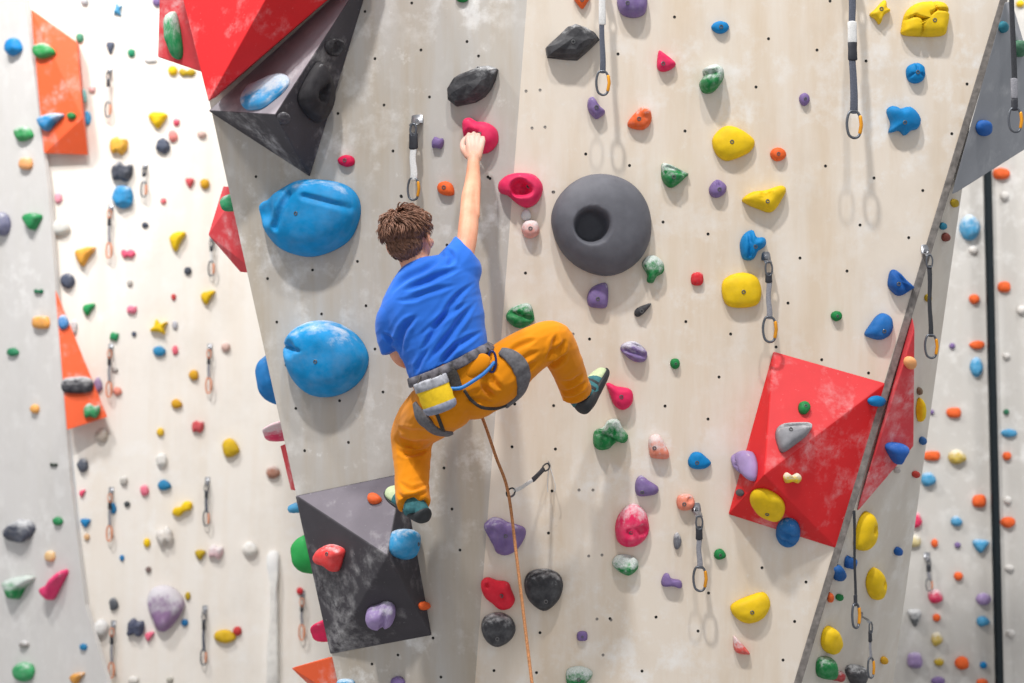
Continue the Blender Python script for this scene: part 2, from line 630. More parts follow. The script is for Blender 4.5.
cam = bpy.data.cameras.new('camera')
cam.lens = 50; cam.sensor_width = 36; cam.sensor_fit = 'HORIZONTAL'
cam.dof.use_dof = True; cam.dof.focus_distance = 5.5; cam.dof.aperture_fstop = 1.7
cam.clip_start = 0.05
co = bpy.data.objects.new('camera', cam); COL.objects.link(co)
co.location = CAM
co.rotation_euler = (math.pi / 2 + PITCH, 0, 0)
scene.camera = co
vs = scene.view_settings
vs.view_transform = 'Standard'; vs.look = 'None'; vs.exposure = 0.0; vs.gamma = 1.0; vs.use_curve_mapping = False
# ------------------------------------------------------------------ colours of the resin
BLUE = (6, 130, 198); BLUD = (28, 92, 170); YEL = (240, 200, 22); PUR = (128, 106, 160); LIL = (160, 138, 188)
GRN = (24, 130, 66); PNK = (232, 44, 98); MAG = (214, 20, 78); ORG = (240, 104, 46); SAL = (238, 142, 116)
BLK = (58, 58, 62); GRY = (150, 150, 156); RED = (216, 40, 50); WHT = (226, 222, 218); TEAL = (52, 150, 170)
SKY = (74, 158, 206); OCH = (216, 162, 30); SLA = (84, 92, 112); PEA = (240, 170, 110); BRN = (170, 120, 100); OLI = (190, 160, 30); MUS = (214, 186, 84)

SHAPES = {
 'o': [(0, 1), (.7, .72), (1, 0), (.72, -.7), (0, -1), (-.7, -.72), (-1, 0), (-.72, .7)],
 'd': [(-.9, .55), (-.2, .95), (.5, .7), (1, -.25), (.35, -.85), (-.5, -.95), (-1, -.3)],
 't': [(-1, .6), (-.35, 1), (.95, .75), (.55, -.25), (.05, -1), (-.5, -.5)],
 'b': [(-1, .2), (-.6, .9), (0, .45), (.6, .8), (1, .1), (.65, -.75), (0, -.5), (-.6, -.7)],
 'r': [(-1, -.2), (-.55, .7), (.1, 1), (.85, .55), (1, -.3), (.4, -1), (-.5, -.85)],
 's': [(-1, -.5), (-.55, .1), (-.3, 1), (.2, .45), (1, .6), (.6, -.1), (.75, -.85), (0, -.6)],
 'k': [(-.9, .3), (-.3, .95), (.25, .6), (.9, .65), (.95, -.2), (.4, -.95), (-.2, -.65), (-.85, -.75)],
 'w': [(-1, .5), (0, 1), (1, .9), (.3, -.1), (-.2, -1), (-.75, -.6)],
 'q': [(-.9, .9), (.9, .95), (.95, -.9), (-.95, -.85)],
}


def smooth01(x):
    x = max(0.0, min(1.0, x))
    return x * x * (3 - 2 * x)


def hold_bm(loop, h, cx, cy, n, rings, rough, feats, sharp, seed, flat, lean):
    """Low solid grown from an outline: steep skirt, domed back, with dished pockets, grooves and knobs."""
    ol = closed_spline(loop, n, sharp)
    bm = bmesh.new()
    size = max(max(abs(x) for x, y in ol), max(abs(y) for x, y in ol))
    off = V((seed * 7.13 % 31, seed * 3.7 % 17, seed * 1.9 % 23))
    vr = []

    def pos(x, y, z):
        for f in feats:
            k = f[0]
            if k == 'p':
                d = math.hypot(x - f[1], y - f[2]) / f[3]
                z -= f[4] * h * smooth01((1.0 - d) * f[5])
            elif k == 'u':
                d = math.hypot(x - f[1], y - f[2]) / f[3]
                z += f[4] * h * smooth01(1.0 - d)
            elif k == 'g':
                ax, ay, bx, by = f[1], f[2], f[3], f[4]
                t = ((x - ax) * (bx - ax) + (y - ay) * (by - ay)) / ((bx - ax) ** 2 + (by - ay) ** 2 + 1e-12)
                t = max(0, min(1, t))
                d = math.hypot(x - ax - t * (bx - ax), y - ay - t * (by - ay)) / f[5]
                z -= f[6] * h * smooth01(1.2 - d)
        q = V((x, y, z)) / size
        nv = noise.noise_vector(q * 1.6 + off) * 0.6 + noise.noise_vector(q * 4.0 + off) * 0.3
        k = rough * size * smooth01(z / (h * 0.35))
        return V((x + nv.x * k, y + nv.y * k, max(z + nv.z * k, 0.0015)))

    for i in range(rings):
        f = i / rings * math.pi / 2
        s = math.cos(f) ** flat
        z = h * math.sin(f) ** 0.85
        ring = []
        for (x, y) in ol:
            px, py = cx + (x - cx) * s, cy + (y - cy) * s
            zz = z * (1 + lean * (py / size) * 0.5)
            ring.append(bm.verts.new(pos(px, py, zz) if i else V((px, py, 0.0))))
        vr.append(ring)
    top = bm.verts.new(pos(cx, cy, h))
    for i in range(rings - 1):
        for k in range(n):
            bm.faces.new((vr[i][k], vr[i][(k + 1) % n], vr[i + 1][(k + 1) % n], vr[i + 1][k]))
    for k in range(n):
        bm.faces.new((vr[-1][k], vr[-1][(k + 1) % n], top))
    bm.faces.new(vr[0][::-1])
    return bm


def bolt_mesh():
    """Round bolt head with a hexagon socket."""
    bm = bmesh.new(); n = 16
    prof = [(.0085, -.004), (.0085, .0012), (.0075, .0022), (.0045, .0022)]
    rings = [[bm.verts.new((r * math.cos(2 * math.pi * k / n), r * math.sin(2 * math.pi * k / n), z)) for k in range(n)] for r, z in prof]
    rings.append([bm.verts.new((.0042 * math.cos(2 * math.pi * k / n), .0042 * math.sin(2 * math.pi * k / n), -.001)) for k in range(n)])
    for i in range(4):
        for k in range(n):
            bm.faces.new((rings[i][k], rings[i][(k + 1) % n], rings[i + 1][(k + 1) % n], rings[i + 1][k]))
    f = bm.faces.new(rings[-1]); bm.faces.new(rings[0][::-1])
    bmesh.ops.recalc_face_normals(bm, faces=bm.faces[:])
    for face in bm.faces:
        if abs(face.calc_center_median().z + .001) < 1e-5 or (face.calc_center_median().length < .0046 and face.calc_center_median().z < .002):
            face.material_index = 1
    return bm


BOLT = None
COUNT = [0]
M_BOLT = simple('steel_bolt', (120, 120, 122), 0.4, 0.8)
M_SOCK = simple('bolt_socket', (36, 34, 34), 0.6, 0.3)


def H(u, v, w, h, shape, col, label, hf=0.5, chalk=0.25, rot=0, out=None, c=None, feats=(), bolt=None, bs=1.0,
      rough=0.05, flat=0.62, n=None, rings=None, sharp=None, rock=False, lean=0.0, name='climbing_hold',
      group=None, at=None, hm=None):
    """One hold: (u, v) says where on the wall, w x h how large it reads, then its outline, colour and description."""
    global BOLT
    COUNT[0] += 1
    seed = COUNT[0]
    r = random.Random(seed)
    if at is None:
        loc, nrm = hit(u, v)
    else:
        loc, nrm = at
    M = frame(loc + nrm * 0.0012, nrm)
    x, y, z = M.col[0].xyz, M.col[1].xyz, M.col[2].xyz
    pxm = (loc - CAM).dot(FW) / FPX
    face = -ray(u, v).normalized().dot(nrm)
    tp = Plane(loc, nrm)

    def L(a, b):
        if face > 0.4 and at is None:
            d = tp.at(a, b) - loc
            return d.dot(x), d.dot(y)
        return (a - u) * pxm, (v - b) * pxm

    if out:
        loop = [L(a, b) for a, b in out]
    else:
        ca, sa = math.cos(math.radians(rot)), math.sin(math.radians(rot))
        loop = []
        for (a, b) in SHAPES[shape]:
            a *= w / 2 * (1 + r.uniform(-.08, .08)); b *= h / 2 * (1 + r.uniform(-.08, .08))
            a, b = a * ca - b * sa, a * sa + b * ca
            loop.append(L(u + a, v - b))
    if sum(loop[i - 1][0] * loop[i][1] - loop[i][0] * loop[i - 1][1] for i in range(len(loop))) < 0:
        loop = loop[::-1]
    cx = sum(p[0] for p in loop) / len(loop); cy = sum(p[1] for p in loop) / len(loop)
    if c:
        cx, cy = L(*c)
    span = min(max(p[0] for p in loop) - min(p[0] for p in loop), max(p[1] for p in loop) - min(p[1] for p in loop))
    H_ = hm if hm else span * hf
    small = max(w, h) < 14
    n = n or (14 if small else 36 if max(w, h) < 45 else 72)
    rings = rings or (5 if small else 10 if max(w, h) < 45 else 22)
    if rock:
        n, rings, rough, sharp = min(n, 14), 4, 0.16, 0.25
    if sharp is None:
        sharp = 1.0
    ff = []
    for f in feats:
        k = f[0]
        if k in 'pu':
            a, b = L(f[1], f[2])
            ff.append((k, a, b, f[3] * pxm, f[4], f[5] if len(f) > 5 else 1.6))
        else:
            a, b = L(f[1], f[2]); a2, b2 = L(f[3], f[4])
            ff.append((k, a, b, a2, b2, f[5] * pxm, f[6]))
    bm = hold_bm(loop, H_, cx, cy, n, rings, rough, ff, sharp, seed, flat, lean)
    bmesh.ops.recalc_face_normals(bm, faces=bm.faces[:])
    bpos = None
    if bolt is None:
        bolt = max(w, h) >= 15 and face > 0.4
    if bolt:
        tree = BVHTree.FromBMesh(bm)
        bx, by = L(*bolt) if isinstance(bolt, tuple) else (cx, cy)
        q = tree.ray_cast(V((bx, by, 2)), V((0, 0, -1)))
        if q[0] is not None:
            bpos = (q[0], q[1])
    o = link_mesh(name, bm, hold_mat(col, chalk), None, smooth=not rock, recalc=False)
    o.matrix_world = M
    tag(o, label, 'climbing hold', group or GROUP)
    if bpos:
        if BOLT is None:
            BOLT = link_mesh('bolt', bolt_mesh(), [M_BOLT, M_SOCK], o, smooth=False, recalc=False); b = BOLT
        else:
            b = BOLT.copy(); COL.objects.link(b); b.parent = o
        nz = (bpos[1] + V((0, 0, 1.2))).normalized()
        b.matrix_local = Matrix.Translation(bpos[0]) @ V((0, 0, 1)).rotation_difference(nz).to_matrix().to_4x4() @ Matrix.Scale(bs * min(1.0, max(w, h) / 17), 4)
    return o


def RH(v, back, u, w, h, shape, col, label, **k):
    """A hold bolted to the return side of the grey panel, standing out past its corner as far as column u."""
    loc = rpt(v, back)
    return H(u, v, w, h, shape, col, label, at=(loc, RETN.n), hm=reach(v, back, u), bolt=False, **k)


# ================================================================== the cream panel
GROUP = 'holds on the cream panel'
H(573, 43, 56, 38, 'r', BLK, 'faceted black rock hold beside the hanging quickdraw at the top of the cream panel', hf=.5, chalk=.3, rock=True, bolt=(572, 45),
  out=[(544, 52), (547, 46), (564, 31), (575, 24), (584, 26), (601, 37), (598, 42), (577, 61), (547, 58)])
H(582, 2, 16, 14, 't', ORG, 'orange hold cut off by the top edge, above the black rock hold', hf=.5, chalk=.05)
H(596, 108, 17, 22, 's', PUR, 'small purple knobby hold just below the carabiner near the black rock hold', hf=.6, out=[(588, 100), (593, 97), (599, 106), (605, 112), (601, 117), (595, 119), (588, 110)])
H(632, 2, 32, 34, 'o', PUR, 'round purple ball hold cut by the top edge of the photo', hf=.5, chalk=.35, bolt=(626, 6))
H(666, 62, 18, 20, 't', PNK, 'bright pink triangular hold, at the top of the cream panel', hf=.5, chalk=.12, out=[(658, 53), (661, 52), (675, 63), (672, 69), (663, 72), (657, 68)], bolt=(662, 65))
H(711, 79, 24, 28, 'd', GRN, 'green hold with a big chalky grey cap, upper middle of the cream panel', hf=.85, chalk=.6, feats=[('g', 699, 74, 712, 76, 3, .35)], bolt=False,
  out=[(699, 84), (704, 76), (702, 71), (707, 67), (715, 65), (722, 69), (723, 77), (719, 86), (712, 93), (703, 93)])
H(720, 27.5, 18, 13, 'o', BLUE, 'small oval blue hold above the green hold with the grey cap', hf=.5, chalk=.05, bolt=(720, 28))
H(639, 120, 25, 25, 't', ORG, 'salmon orange three cornered hold with two bolt holes, under the pink triangular hold', hf=.4, chalk=.35, bolt=(638, 120),
  out=[(627.5, 123), (634, 114), (642, 107), (650, 111), (651, 122), (643, 130), (630, 128)], feats=[('u', 645, 112, 7, .4)])
H(733, 144, 43, 36, 'd', YEL, 'large flat yellow hold in the upper part of the cream panel', hf=.3, chalk=.03, bolt=(730, 143),
  out=[(712, 140), (719, 130), (728, 126), (743, 131), (754, 141), (751, 151), (738, 158), (725, 161), (715, 153)])
H(778, 154.5, 15, 14, 'o', ORG, 'small round orange hold beside the large flat yellow hold', hf=.5, chalk=.05, bolt=(777, 154.5))
H(804, 99.5, 11, 13, 'o', PUR, 'tiny round purple hold between the quickdraw and the large flat yellow hold', hf=.5, chalk=.1, bolt=True)
H(879, 11, 23, 26, 's', YEL, 'yellow four pointed star hold beside the cracked yellow hold', hf=.4, chalk=.1, bolt=(879, 10.5), out=[(884, 0), (886, 8), (890, 11), (883, 16), (879, 25), (875, 20), (869, 15), (874, 10)])
H(924, 20, 50, 36, 'q', YEL, 'large cracked yellow hold like a turtle shell at the top of the cream panel', hf=.42, chalk=.05, bolt=(930, 23), rough=.03, flat=.5,
  out=[(901, 28), (905, 13), (916, 4), (935, 2), (945, 5), (948, 14), (946, 28), (942, 36), (920, 37), (902, 35)],
  feats=[('g', 900, 22, 912, 18, 1.6, .3), ('g', 912, 18, 920, 21, 1.6, .3), ('g', 920, 21, 933, 12, 1.6, .3), ('g', 933, 12, 947, 13, 1.6, .3), ('g', 919, 21, 920, 38, 1.6, .3), ('g', 933, 12, 932, 2, 1.6, .3)])
H(915, 73.5, 20, 20, 'o', BLUE, 'round blue button hold below the cracked yellow hold', hf=.45, chalk=.02, feats=[('g', 915, 64, 915, 70, 1.5, .3), ('g', 907, 78, 911, 75, 1.5, .3), ('g', 923, 78, 919, 75, 1.5, .3)])
H(902.5, 121.5, 34, 30, 's', BLUE, 'blue lobed hold shaped like a claw, under the round blue button hold', hf=.45, chalk=.08, bolt=(901, 124), lean=.4,
  out=[(886, 111), (892, 106), (899, 109), (908, 107), (916, 113), (920, 121), (917, 129), (910, 131), (904, 136), (898, 131), (888, 133), (890, 124)])
H(673, 175, 25, 20, 't', GRN, 'green wedge hold with a chalky top edge, beside the small purple ring hold', hf=.5, chalk=.5, bolt=(672, 178),
  out=[(661, 172), (664, 163), (686, 173), (687, 176), (672, 188), (663, 182)], feats=[('g', 666, 168, 685, 175, 2.5, .3)])
H(717.5, 188.5, 17, 18, 'd', PUR, 'small purple ring hold beside the chalky green wedge hold', hf=.5, chalk=.15, bolt=(718, 190), out=[(709, 188), (714, 181), (719, 180), (726, 186), (724, 194), (716, 198), (710, 195)], feats=[('g', 716, 182, 717, 186, 2, .4)])
H(764, 199, 43, 28, 't', YEL, 'yellow triangular jug hold above the blue knotted hold', hf=.5, chalk=.04, bolt=(765, 202), lean=.3,
  out=[(742, 199), (752, 192), (766, 190), (779, 186), (785, 188), (784, 195), (772, 212), (757, 209), (744, 203)], feats=[('p', 764, 194, 7, .35)])
H(752.5, 245, 25, 29, 'k', BLUE, 'blue knotted hold above the large round yellow hold', hf=.5, chalk=.04, bolt=(753, 247),
  out=[(740, 242), (744, 234), (752, 230), (756, 237), (764, 238), (765, 246), (757, 252), (752, 260), (743, 259), (740, 250)], feats=[('g', 748, 234, 748, 256, 2.2, .35), ('u', 758, 243, 7, .3)])
H(741, 291, 42, 36, 'o', YEL, 'large round yellow pebble hold beside the white strapped quickdraw', hf=.3, chalk=.05, bolt=(741.5, 292))
H(697, 279, 11, 12, 'q', RED, 'tiny square red orange hold beside the green bean hold', hf=.5, chalk=.2)
H(653, 268, 22, 28, 'd', GRN, 'green bean hold touching the edge of the giant grey disc hold', hf=.55, chalk=.55, bolt=False,
  out=[(642, 262), (648, 256), (656, 256), (663, 263), (663, 272), (656, 277), (653, 283), (647, 282), (647, 275), (643, 268)])
H(642, 310.5, 18, 14, 'd', BLK, 'small black drop shaped hold below the giant grey disc hold', hf=.45, chalk=.15, bolt=(641, 311), out=[(634, 314), (637, 308), (650, 303), (650, 306), (644, 313), (638, 317)])
H(601.5, 225, 101, 102, 'o', (104, 105, 113), 'giant dark grey disc hold with a round hole in its middle', hf=.30, chalk=.0, rough=.008, flat=.72, n=80, rings=40, c=(592, 226), bolt=False,
  out=[(551, 222), (555, 203), (567, 187), (583, 177), (600, 174), (618, 177), (634, 186), (646, 202), (651, 222), (649, 242), (640, 259), (625, 271), (608, 276), (590, 273), (572, 263), (558, 246)],
  feats=[('p', 590, 227, 19, 1.0, 2.8)], sharp=1.0)
H(520, 190.5, 44, 33, 'b', PNK, 'bright pink curled jug hold where the grey and cream panels meet', hf=.5, chalk=.12, bolt=(528, 187), rough=.02,
  out=[(498, 187), (500, 181), (508, 175), (520, 173), (534, 175), (542, 184), (542, 194), (536, 204), (526, 208), (516, 203), (508, 196), (500, 193)],
  feats=[('p', 519, 189, 11, .75, 1.6), ('p', 526, 191, 8, .5, 1.4)], n=56, rings=18)
H(531, 229, 18, 19, 'o', (238, 170, 160), 'small round pale pink hold under the bright pink curled jug hold', hf=.6, chalk=.6, bolt=(530, 229))
H(526, 215, 10, 12, 'r', WHT, 'small chalk white lump above the small round pale pink hold', hf=.5, chalk=.9, bolt=False)
H(597, 296, 22, 24, 'd', PUR, 'purple hold with a square cut, right below the giant grey disc hold', hf=.5, chalk=.2, bolt=(597, 299), out=[(587, 300), (589, 291), (596, 285), (607, 284), (607, 306), (597, 308), (589, 306)])
H(520, 316, 29, 25, 'b', GRN, 'green double ball hold above the climber\'s raised knee', hf=.55, chalk=.42, bolt=False, out=[(506, 318), (510, 309), (521, 304), (530, 304), (534, 315), (533, 322), (522, 328), (513, 326)],
  feats=[('g', 509, 312, 530, 318, 3, .3)])
H(634, 351, 27, 22, 'r', PUR, 'purple clustered hold with a chalky top beside the climber\'s raised foot', hf=.55, chalk=.5, bolt=False, feats=[('g', 622, 349, 646, 356, 3, .35), ('g', 628, 343, 646, 349, 2, .3)],
  out=[(620, 349), (624, 343), (633, 341), (641, 345), (647, 353), (645, 361), (636, 362), (627, 357)])
H(675, 363.5, 10, 11, 'o', GRN, 'tiny round green hold in the open middle of the cream panel', hf=.55, chalk=.1, bolt=True)
H(620, 396, 27, 27, 'd', PNK, 'bright pink teardrop hold under the toe of the raised foot', hf=.45, chalk=.03, bolt=(620, 396), out=[(606, 384), (610, 383), (616, 386), (630, 389), (633, 398), (630, 406), (622, 410), (614, 405), (610, 395)])
H(610, 434, 36, 33, 'k', GRN, 'large green three lobed hold with grey chalk, below the pink teardrop hold', hf=.5, chalk=.5, bolt=False,
  out=[(593, 438), (595, 430), (603, 427), (608, 420), (618, 419), (622, 427), (628, 436), (624, 443), (616, 441), (610, 448), (600, 450), (594, 446)], feats=[('g', 612, 422, 611, 446, 3, .3), ('g', 596, 432, 611, 436, 2.5, .25)])
H(657, 447, 21, 22, 't', SAL, 'salmon pink hold with a chalk white fin, beside the green lobed hold', hf=.55, chalk=.65, bolt=(653, 447), out=[(649, 438), (655, 434), (661, 437), (669, 457), (653, 458), (649, 452)])
H(698, 461, 24, 18, 'd', BLUE, 'blue leaf shaped hold between the salmon hold and the red volume', hf=.42, chalk=.02, bolt=(696, 462), out=[(688, 460), (692, 453), (699, 452), (706, 457), (711, 463), (705, 468), (695, 469), (689, 466)])
H(646, 486, 24, 22, 'w', PUR, 'purple heel shaped hold above the large pink hold', hf=.5, chalk=.25, bolt=(641, 491), out=[(636, 480), (641, 475), (648, 480), (658, 487), (655, 494), (639, 496), (635, 490)])
H(685, 502, 18, 18, 'o', SAL, 'round salmon hold with two bolts, above the quickdraw beside the red volume', hf=.5, chalk=.3, bolt=(683, 503), feats=[('p', 689, 499, 4, .3)])
H(631.5, 526, 34, 42, 'd', PNK, 'large pink pocketed hold with a chalky face, in the lower part of the cream panel', hf=.42, chalk=.42, bolt=(630, 531),
  out=[(615, 530), (617, 518), (624, 508), (634, 503), (643, 509), (648, 520), (648, 533), (640, 543), (628, 547), (618, 542)], feats=[('p', 641, 529, 7, .4), ('p', 629, 530, 5, .3)])
H(625, 564, 26, 22, 't', GRN, 'green rimmed hold full of grey chalk, below the large pink pocketed hold', hf=.5, chalk=.7, bolt=False, out=[(612, 562), (619, 554), (635, 557), (638, 567), (629, 575), (617, 570)], feats=[('p', 626, 559, 8, .5)])
H(677, 541, 8, 17, 'o', (110, 112, 122), 'small slim grey hold beside the strap of the lower quickdraw', hf=.6, chalk=.4, bolt=False)
H(720, 554, 12, 11, 'd', GRN, 'small green hold to the side of the lower quickdraw, under the red volume', hf=.55, chalk=.1, bolt=True)
H(672, 580, 21, 17, 'b', PUR, 'purple bone shaped hold beside the carabiner of the lower quickdraw', hf=.5, chalk=.15, bolt=False, out=[(661, 581), (664, 574), (668, 573), (671, 578), (680, 580), (682, 585), (680, 588), (672, 586), (663, 586)])
H(750, 608, 40, 31, 'd', YEL, 'large yellow half moon hold low on the cream panel', hf=.34, chalk=.06, bolt=(750, 610), out=[(730, 607), (736, 601), (750, 595), (764, 592), (770, 603), (766, 614), (757, 621), (746, 623), (735, 617)])
H(741, 646, 17, 17, 't', (226, 90, 80), 'small red hold with chalk below the yellow half moon hold', hf=.5, chalk=.6, bolt=False, out=[(733, 637), (736, 637), (749, 652), (747, 654), (735, 651)])
H(505, 536, 42, 37, 'k', PUR, 'big purple three lobed hold behind the rope', hf=.4, chalk=.25, bolt=(505.5, 534),
  out=[(484, 527), (487, 521), (493, 517), (501, 518), (508, 522), (516, 524), (525, 528), (525, 537), (516, 550), (506, 555), (497, 553), (493, 545)], feats=[('g', 506, 522, 500, 552, 4, .22), ('p', 491, 530, 6, .2)])
H(498, 592, 35, 32, 'k', (232, 40, 62), 'red two holed hold beside the rope, above the black ball hold', hf=.38, chalk=.05, bolt=(501, 594),
  out=[(481, 587), (482, 580), (488, 577), (497, 580), (508, 582), (512, 591), (515, 600), (510, 608), (500, 609), (492, 603), (485, 597)], feats=[('p', 487, 584, 3.5, .35), ('p', 501, 594, 5, .35)])
H(544, 590, 39, 42, 'o', BLK, 'large smooth black egg hold beside the rope', hf=.45, chalk=.26, bolt=(545, 598), rough=.015, out=[(524, 583), (528, 573), (537, 569), (550, 569), (560, 575), (563, 586), (558, 600), (546, 610), (536, 607), (527, 597)])
H(497.5, 628, 34, 34, 'o', (66, 66, 70), 'round speckled black ball hold under the red two holed hold', hf=.5, chalk=.32, bolt=(497, 635), rough=.015)
H(582, 636, 10, 9, 'q', PUR, 'tiny square purple hold below the large black egg hold', hf=.55, chalk=.1, bolt=True)
H(579, 676, 28, 22, 'd', GRN, 'green hold with grey chalk cut by the bottom edge of the photo', hf=.5, chalk=.6, bolt=(578, 677), out=[(566, 672), (571, 667), (582, 666), (592, 671), (590, 678), (580, 686), (568, 686)])
H(899, 283, 26, 27, 't', BLUD, 'blue winged hold close to the grey edge strip', hf=.5, chalk=.06, bolt=(895, 284), out=[(888, 278), (890, 271), (895, 270), (904, 279), (913, 287), (912, 289), (898, 296), (888, 287)], feats=[('g', 893, 272, 904, 290, 2.5, .3)])
H(836, 316, 11, 11, 'o', GRN, 'tiny round green hold beside the blue drop hold', hf=.55, chalk=.05, bolt=True)
H(880, 327, 28, 27, 'd', (30, 110, 186), 'blue drop shaped hold near the grey edge strip, below the blue winged hold', hf=.42, chalk=.1, bolt=(881, 331), out=[(864, 334), (870, 324), (876, 316), (883, 313), (891, 318), (892, 328), (888, 336), (880, 340), (870, 338)])

GROUP = 'holds on the red volume'
H(803.5, 408, 12, 13, 'o', GRN, 'small green knob hold on the upper face of the red volume', hf=.55, chalk=.15, bolt=True)
H(793, 433, 35, 28, 't', (140, 140, 146), 'grey scooped hold on the upper face of the red volume', hf=.5, chalk=.35, bolt=(786, 434), out=[(775, 434), (779, 426), (790, 424), (810, 425), (807, 435), (795, 445), (782, 453), (777, 445)], feats=[('g', 778, 430, 806, 428, 2.2, .3)])
H(748, 466, 20, 28, 'q', LIL, 'lilac hold on the edge of the red volume', hf=.45, chalk=.15, bolt=False, out=[(738, 457), (748, 452), (754, 453), (758, 465), (756, 481), (748, 477), (740, 470)], feats=[('g', 744, 456, 750, 477, 1.8, .3)])
H(791, 478, 18, 13, 'b', YEL, 'small yellow and white hold in the middle of the red volume', hf=.45, chalk=.6, bolt=False)
H(768, 503, 35, 31, 'd', YEL, 'oval yellow hold on the lower part of the red volume', hf=.32, chalk=.03, bolt=(768, 506), out=[(750, 499), (753, 490), (763, 488), (774, 492), (783, 500), (785, 510), (779, 518), (767, 516), (757, 510)])
H(741, 493, 7, 7, 'o', (92, 90, 92), 'tiny dark grey hold near the corner of the red volume', hf=.5, chalk=.1, bolt=False)
H(788, 530, 25, 25, 'o', (34, 110, 178), 'round blue ribbed hold on the bottom edge of the red volume', hf=.5, chalk=.12, bolt=False, feats=[('g', 778, 522, 798, 530, 1.8, .25), ('g', 777, 529, 797, 537, 1.8, .25)])
H(876, 401, 17, 11, 'o', BLUE, 'small blue hold at the corner where the red volume meets the grey edge', hf=.55, chalk=.05, bolt=False)

# ================================================================== the grey panel
GROUP = 'holds on the grey panel'
H(474, 86, 50, 41, 'r', BLK, "faceted black rock hold above the climber's reaching hand", hf=.5, chalk=.3, rock=True, bolt=(481, 70),
  out=[(449, 91), (455, 79), (477, 68), (497, 66), (499, 73), (490, 93), (479, 102), (455, 107), (451, 100)])
H(481, 135, 36, 35, 'k', PNK, "bright pink jug hold gripped by the climber's hand", hf=.45, chalk=.12, bolt=(484, 136), rough=.02, n=56, rings=16,
  out=[(463.5, 127), (465, 120), (471, 118), (478, 122), (488, 123), (497, 130), (498.5, 141), (493, 150), (484, 154), (475, 150), (466, 140)], feats=[('p', 475, 139, 9, .7, 1.6), ('p', 480, 146, 8, .5, 1.5)])
H(438, 143, 12, 13, 'k', PUR, 'tiny purple knobby hold between the white quickdraw and the gripped pink jug', hf=.55, chalk=.1, bolt=False)
H(447, 189, 18, 15, 'd', ORG, "small orange hold between the climber's forearm and the white quickdraw", hf=.5, chalk=.05, bolt=(446, 188), rot=-25)
H(347, 161, 17, 12, 'o', MAG, 'small oval magenta hold right of the black tetrahedron volume', hf=.5, chalk=.05, bolt=(347, 161))
H(462, -2, 13, 10, 'o', GRN, 'green hold barely showing at the top edge on the grey panel', hf=.5, chalk=.05, bolt=False)
H(311, 219, 100, 78, 'd', (2, 142, 208), 'huge blue boulder hold with a pinched lip, below the black tetrahedron volume', hf=.42, chalk=.22, bolt=(309, 216), rough=.015, n=80, rings=34, c=(318, 215), lean=.25,
  out=[(261, 210), (264, 203), (272, 199), (283, 191), (302, 181), (324, 180), (344, 184), (356, 193), (361, 206), (359, 222), (350, 240), (331, 252), (309, 257), (286, 251), (272, 238), (265, 224)],
  feats=[('p', 273, 212, 17, .35, 1.2), ('g', 300, 197, 286, 228, 5, .16), ('g', 316, 199, 356, 209, 4, .12)])
H(328, 359, 82, 77, 'd', (2, 142, 208), 'huge blue boulder hold with a chalky crown, the lower of the two', hf=.42, chalk=.30, bolt=(328, 361), rough=.015, n=80, rings=30, c=(330, 352), lean=.2,
  out=[(287, 351), (290, 337), (300, 327), (315, 321), (332, 321), (350, 329), (363, 342), (369, 358), (364, 376), (350, 390), (331, 397), (313, 395), (299, 384), (290, 368)], feats=[('p', 298, 348, 12, .25, 1.2), ('g', 289, 346, 310, 350, 2.5, .15)])
H(423, 606, 11, 9, 'o', ORG, 'tiny red orange hold on the black pyramid volume\'s far edge', hf=.55, chalk=.05, bolt=False)
H(398, 682, 14, 12, 'o', PUR, 'purple hold cut by the bottom edge under the black pyramid volume', hf=.5, chalk=.2, bolt=False)

GROUP = 'holds on the black volumes'
H(375, 499, 14, 11, 'd', ORG, "small orange hold on the black pyramid volume beside the climber's shoe", hf=.5, chalk=.15, bolt=False)
H(333, 557, 27, 28, 't', (236, 66, 66), 'bright red triangular hold on the black pyramid volume', hf=.5, chalk=.25, bolt=(337, 551), out=[(318, 556), (323, 547), (333, 544), (345, 549), (344, 558), (339, 571), (331, 566), (321, 562)])
H(381, 613, 31, 23, 'b', LIL, 'lilac lumpy hold low on the black pyramid volume', hf=.55, chalk=.3, bolt=False, out=[(366, 615), (369, 607), (378, 604), (385, 601), (393, 603), (396, 611), (393, 620), (383, 624), (371, 622)], feats=[('g', 388, 602, 383, 622, 3, .3)])
H(401, 544, 24, 30, 'q', (46, 150, 206), "blue block hold under the climber's lower shoe", hf=.5, chalk=.35, bolt=(407, 546), out=[(390, 537), (393, 531), (403, 529), (413, 533), (414, 545), (411, 557), (404, 560), (393, 556), (389, 549)], hm=.055)
H(267, 94, 50, 36, 'd', (60, 160, 220), 'flat blue hold smeared with chalk on the black tetrahedron volume', hf=.22, chalk=.75, bolt=False, out=[(242, 103), (245, 95), (253, 87), (270, 79), (285, 75), (290, 82), (285, 91), (275, 100), (262, 109), (247, 110)])
H(315, 92, 36, 62, 'd', (48, 46, 50), 'long black pocketed hold on the black tetrahedron volume', hf=.3, chalk=.1, bolt=False, out=[(318, 61), (328, 76), (331, 94), (325, 114), (315, 122), (303, 112), (297, 98), (304, 80)], feats=[('p', 314, 92, 8, .8, 1.6), ('p', 318, 84, 4, .5)], n=48, rings=20)
H(334, 47, 20, 18, 'o', (54, 52, 56), 'round black hold with a dark hole near the top of the tetrahedron volume', hf=.3, chalk=.2, bolt=False, feats=[('p', 334, 47, 8, .95, 1.8)], n=36, rings=14)
H(283, 118, 13, 13, 'o', (74, 72, 78), 'small round black hold at the tip of the black tetrahedron volume', hf=.3, chalk=.25, bolt=False)

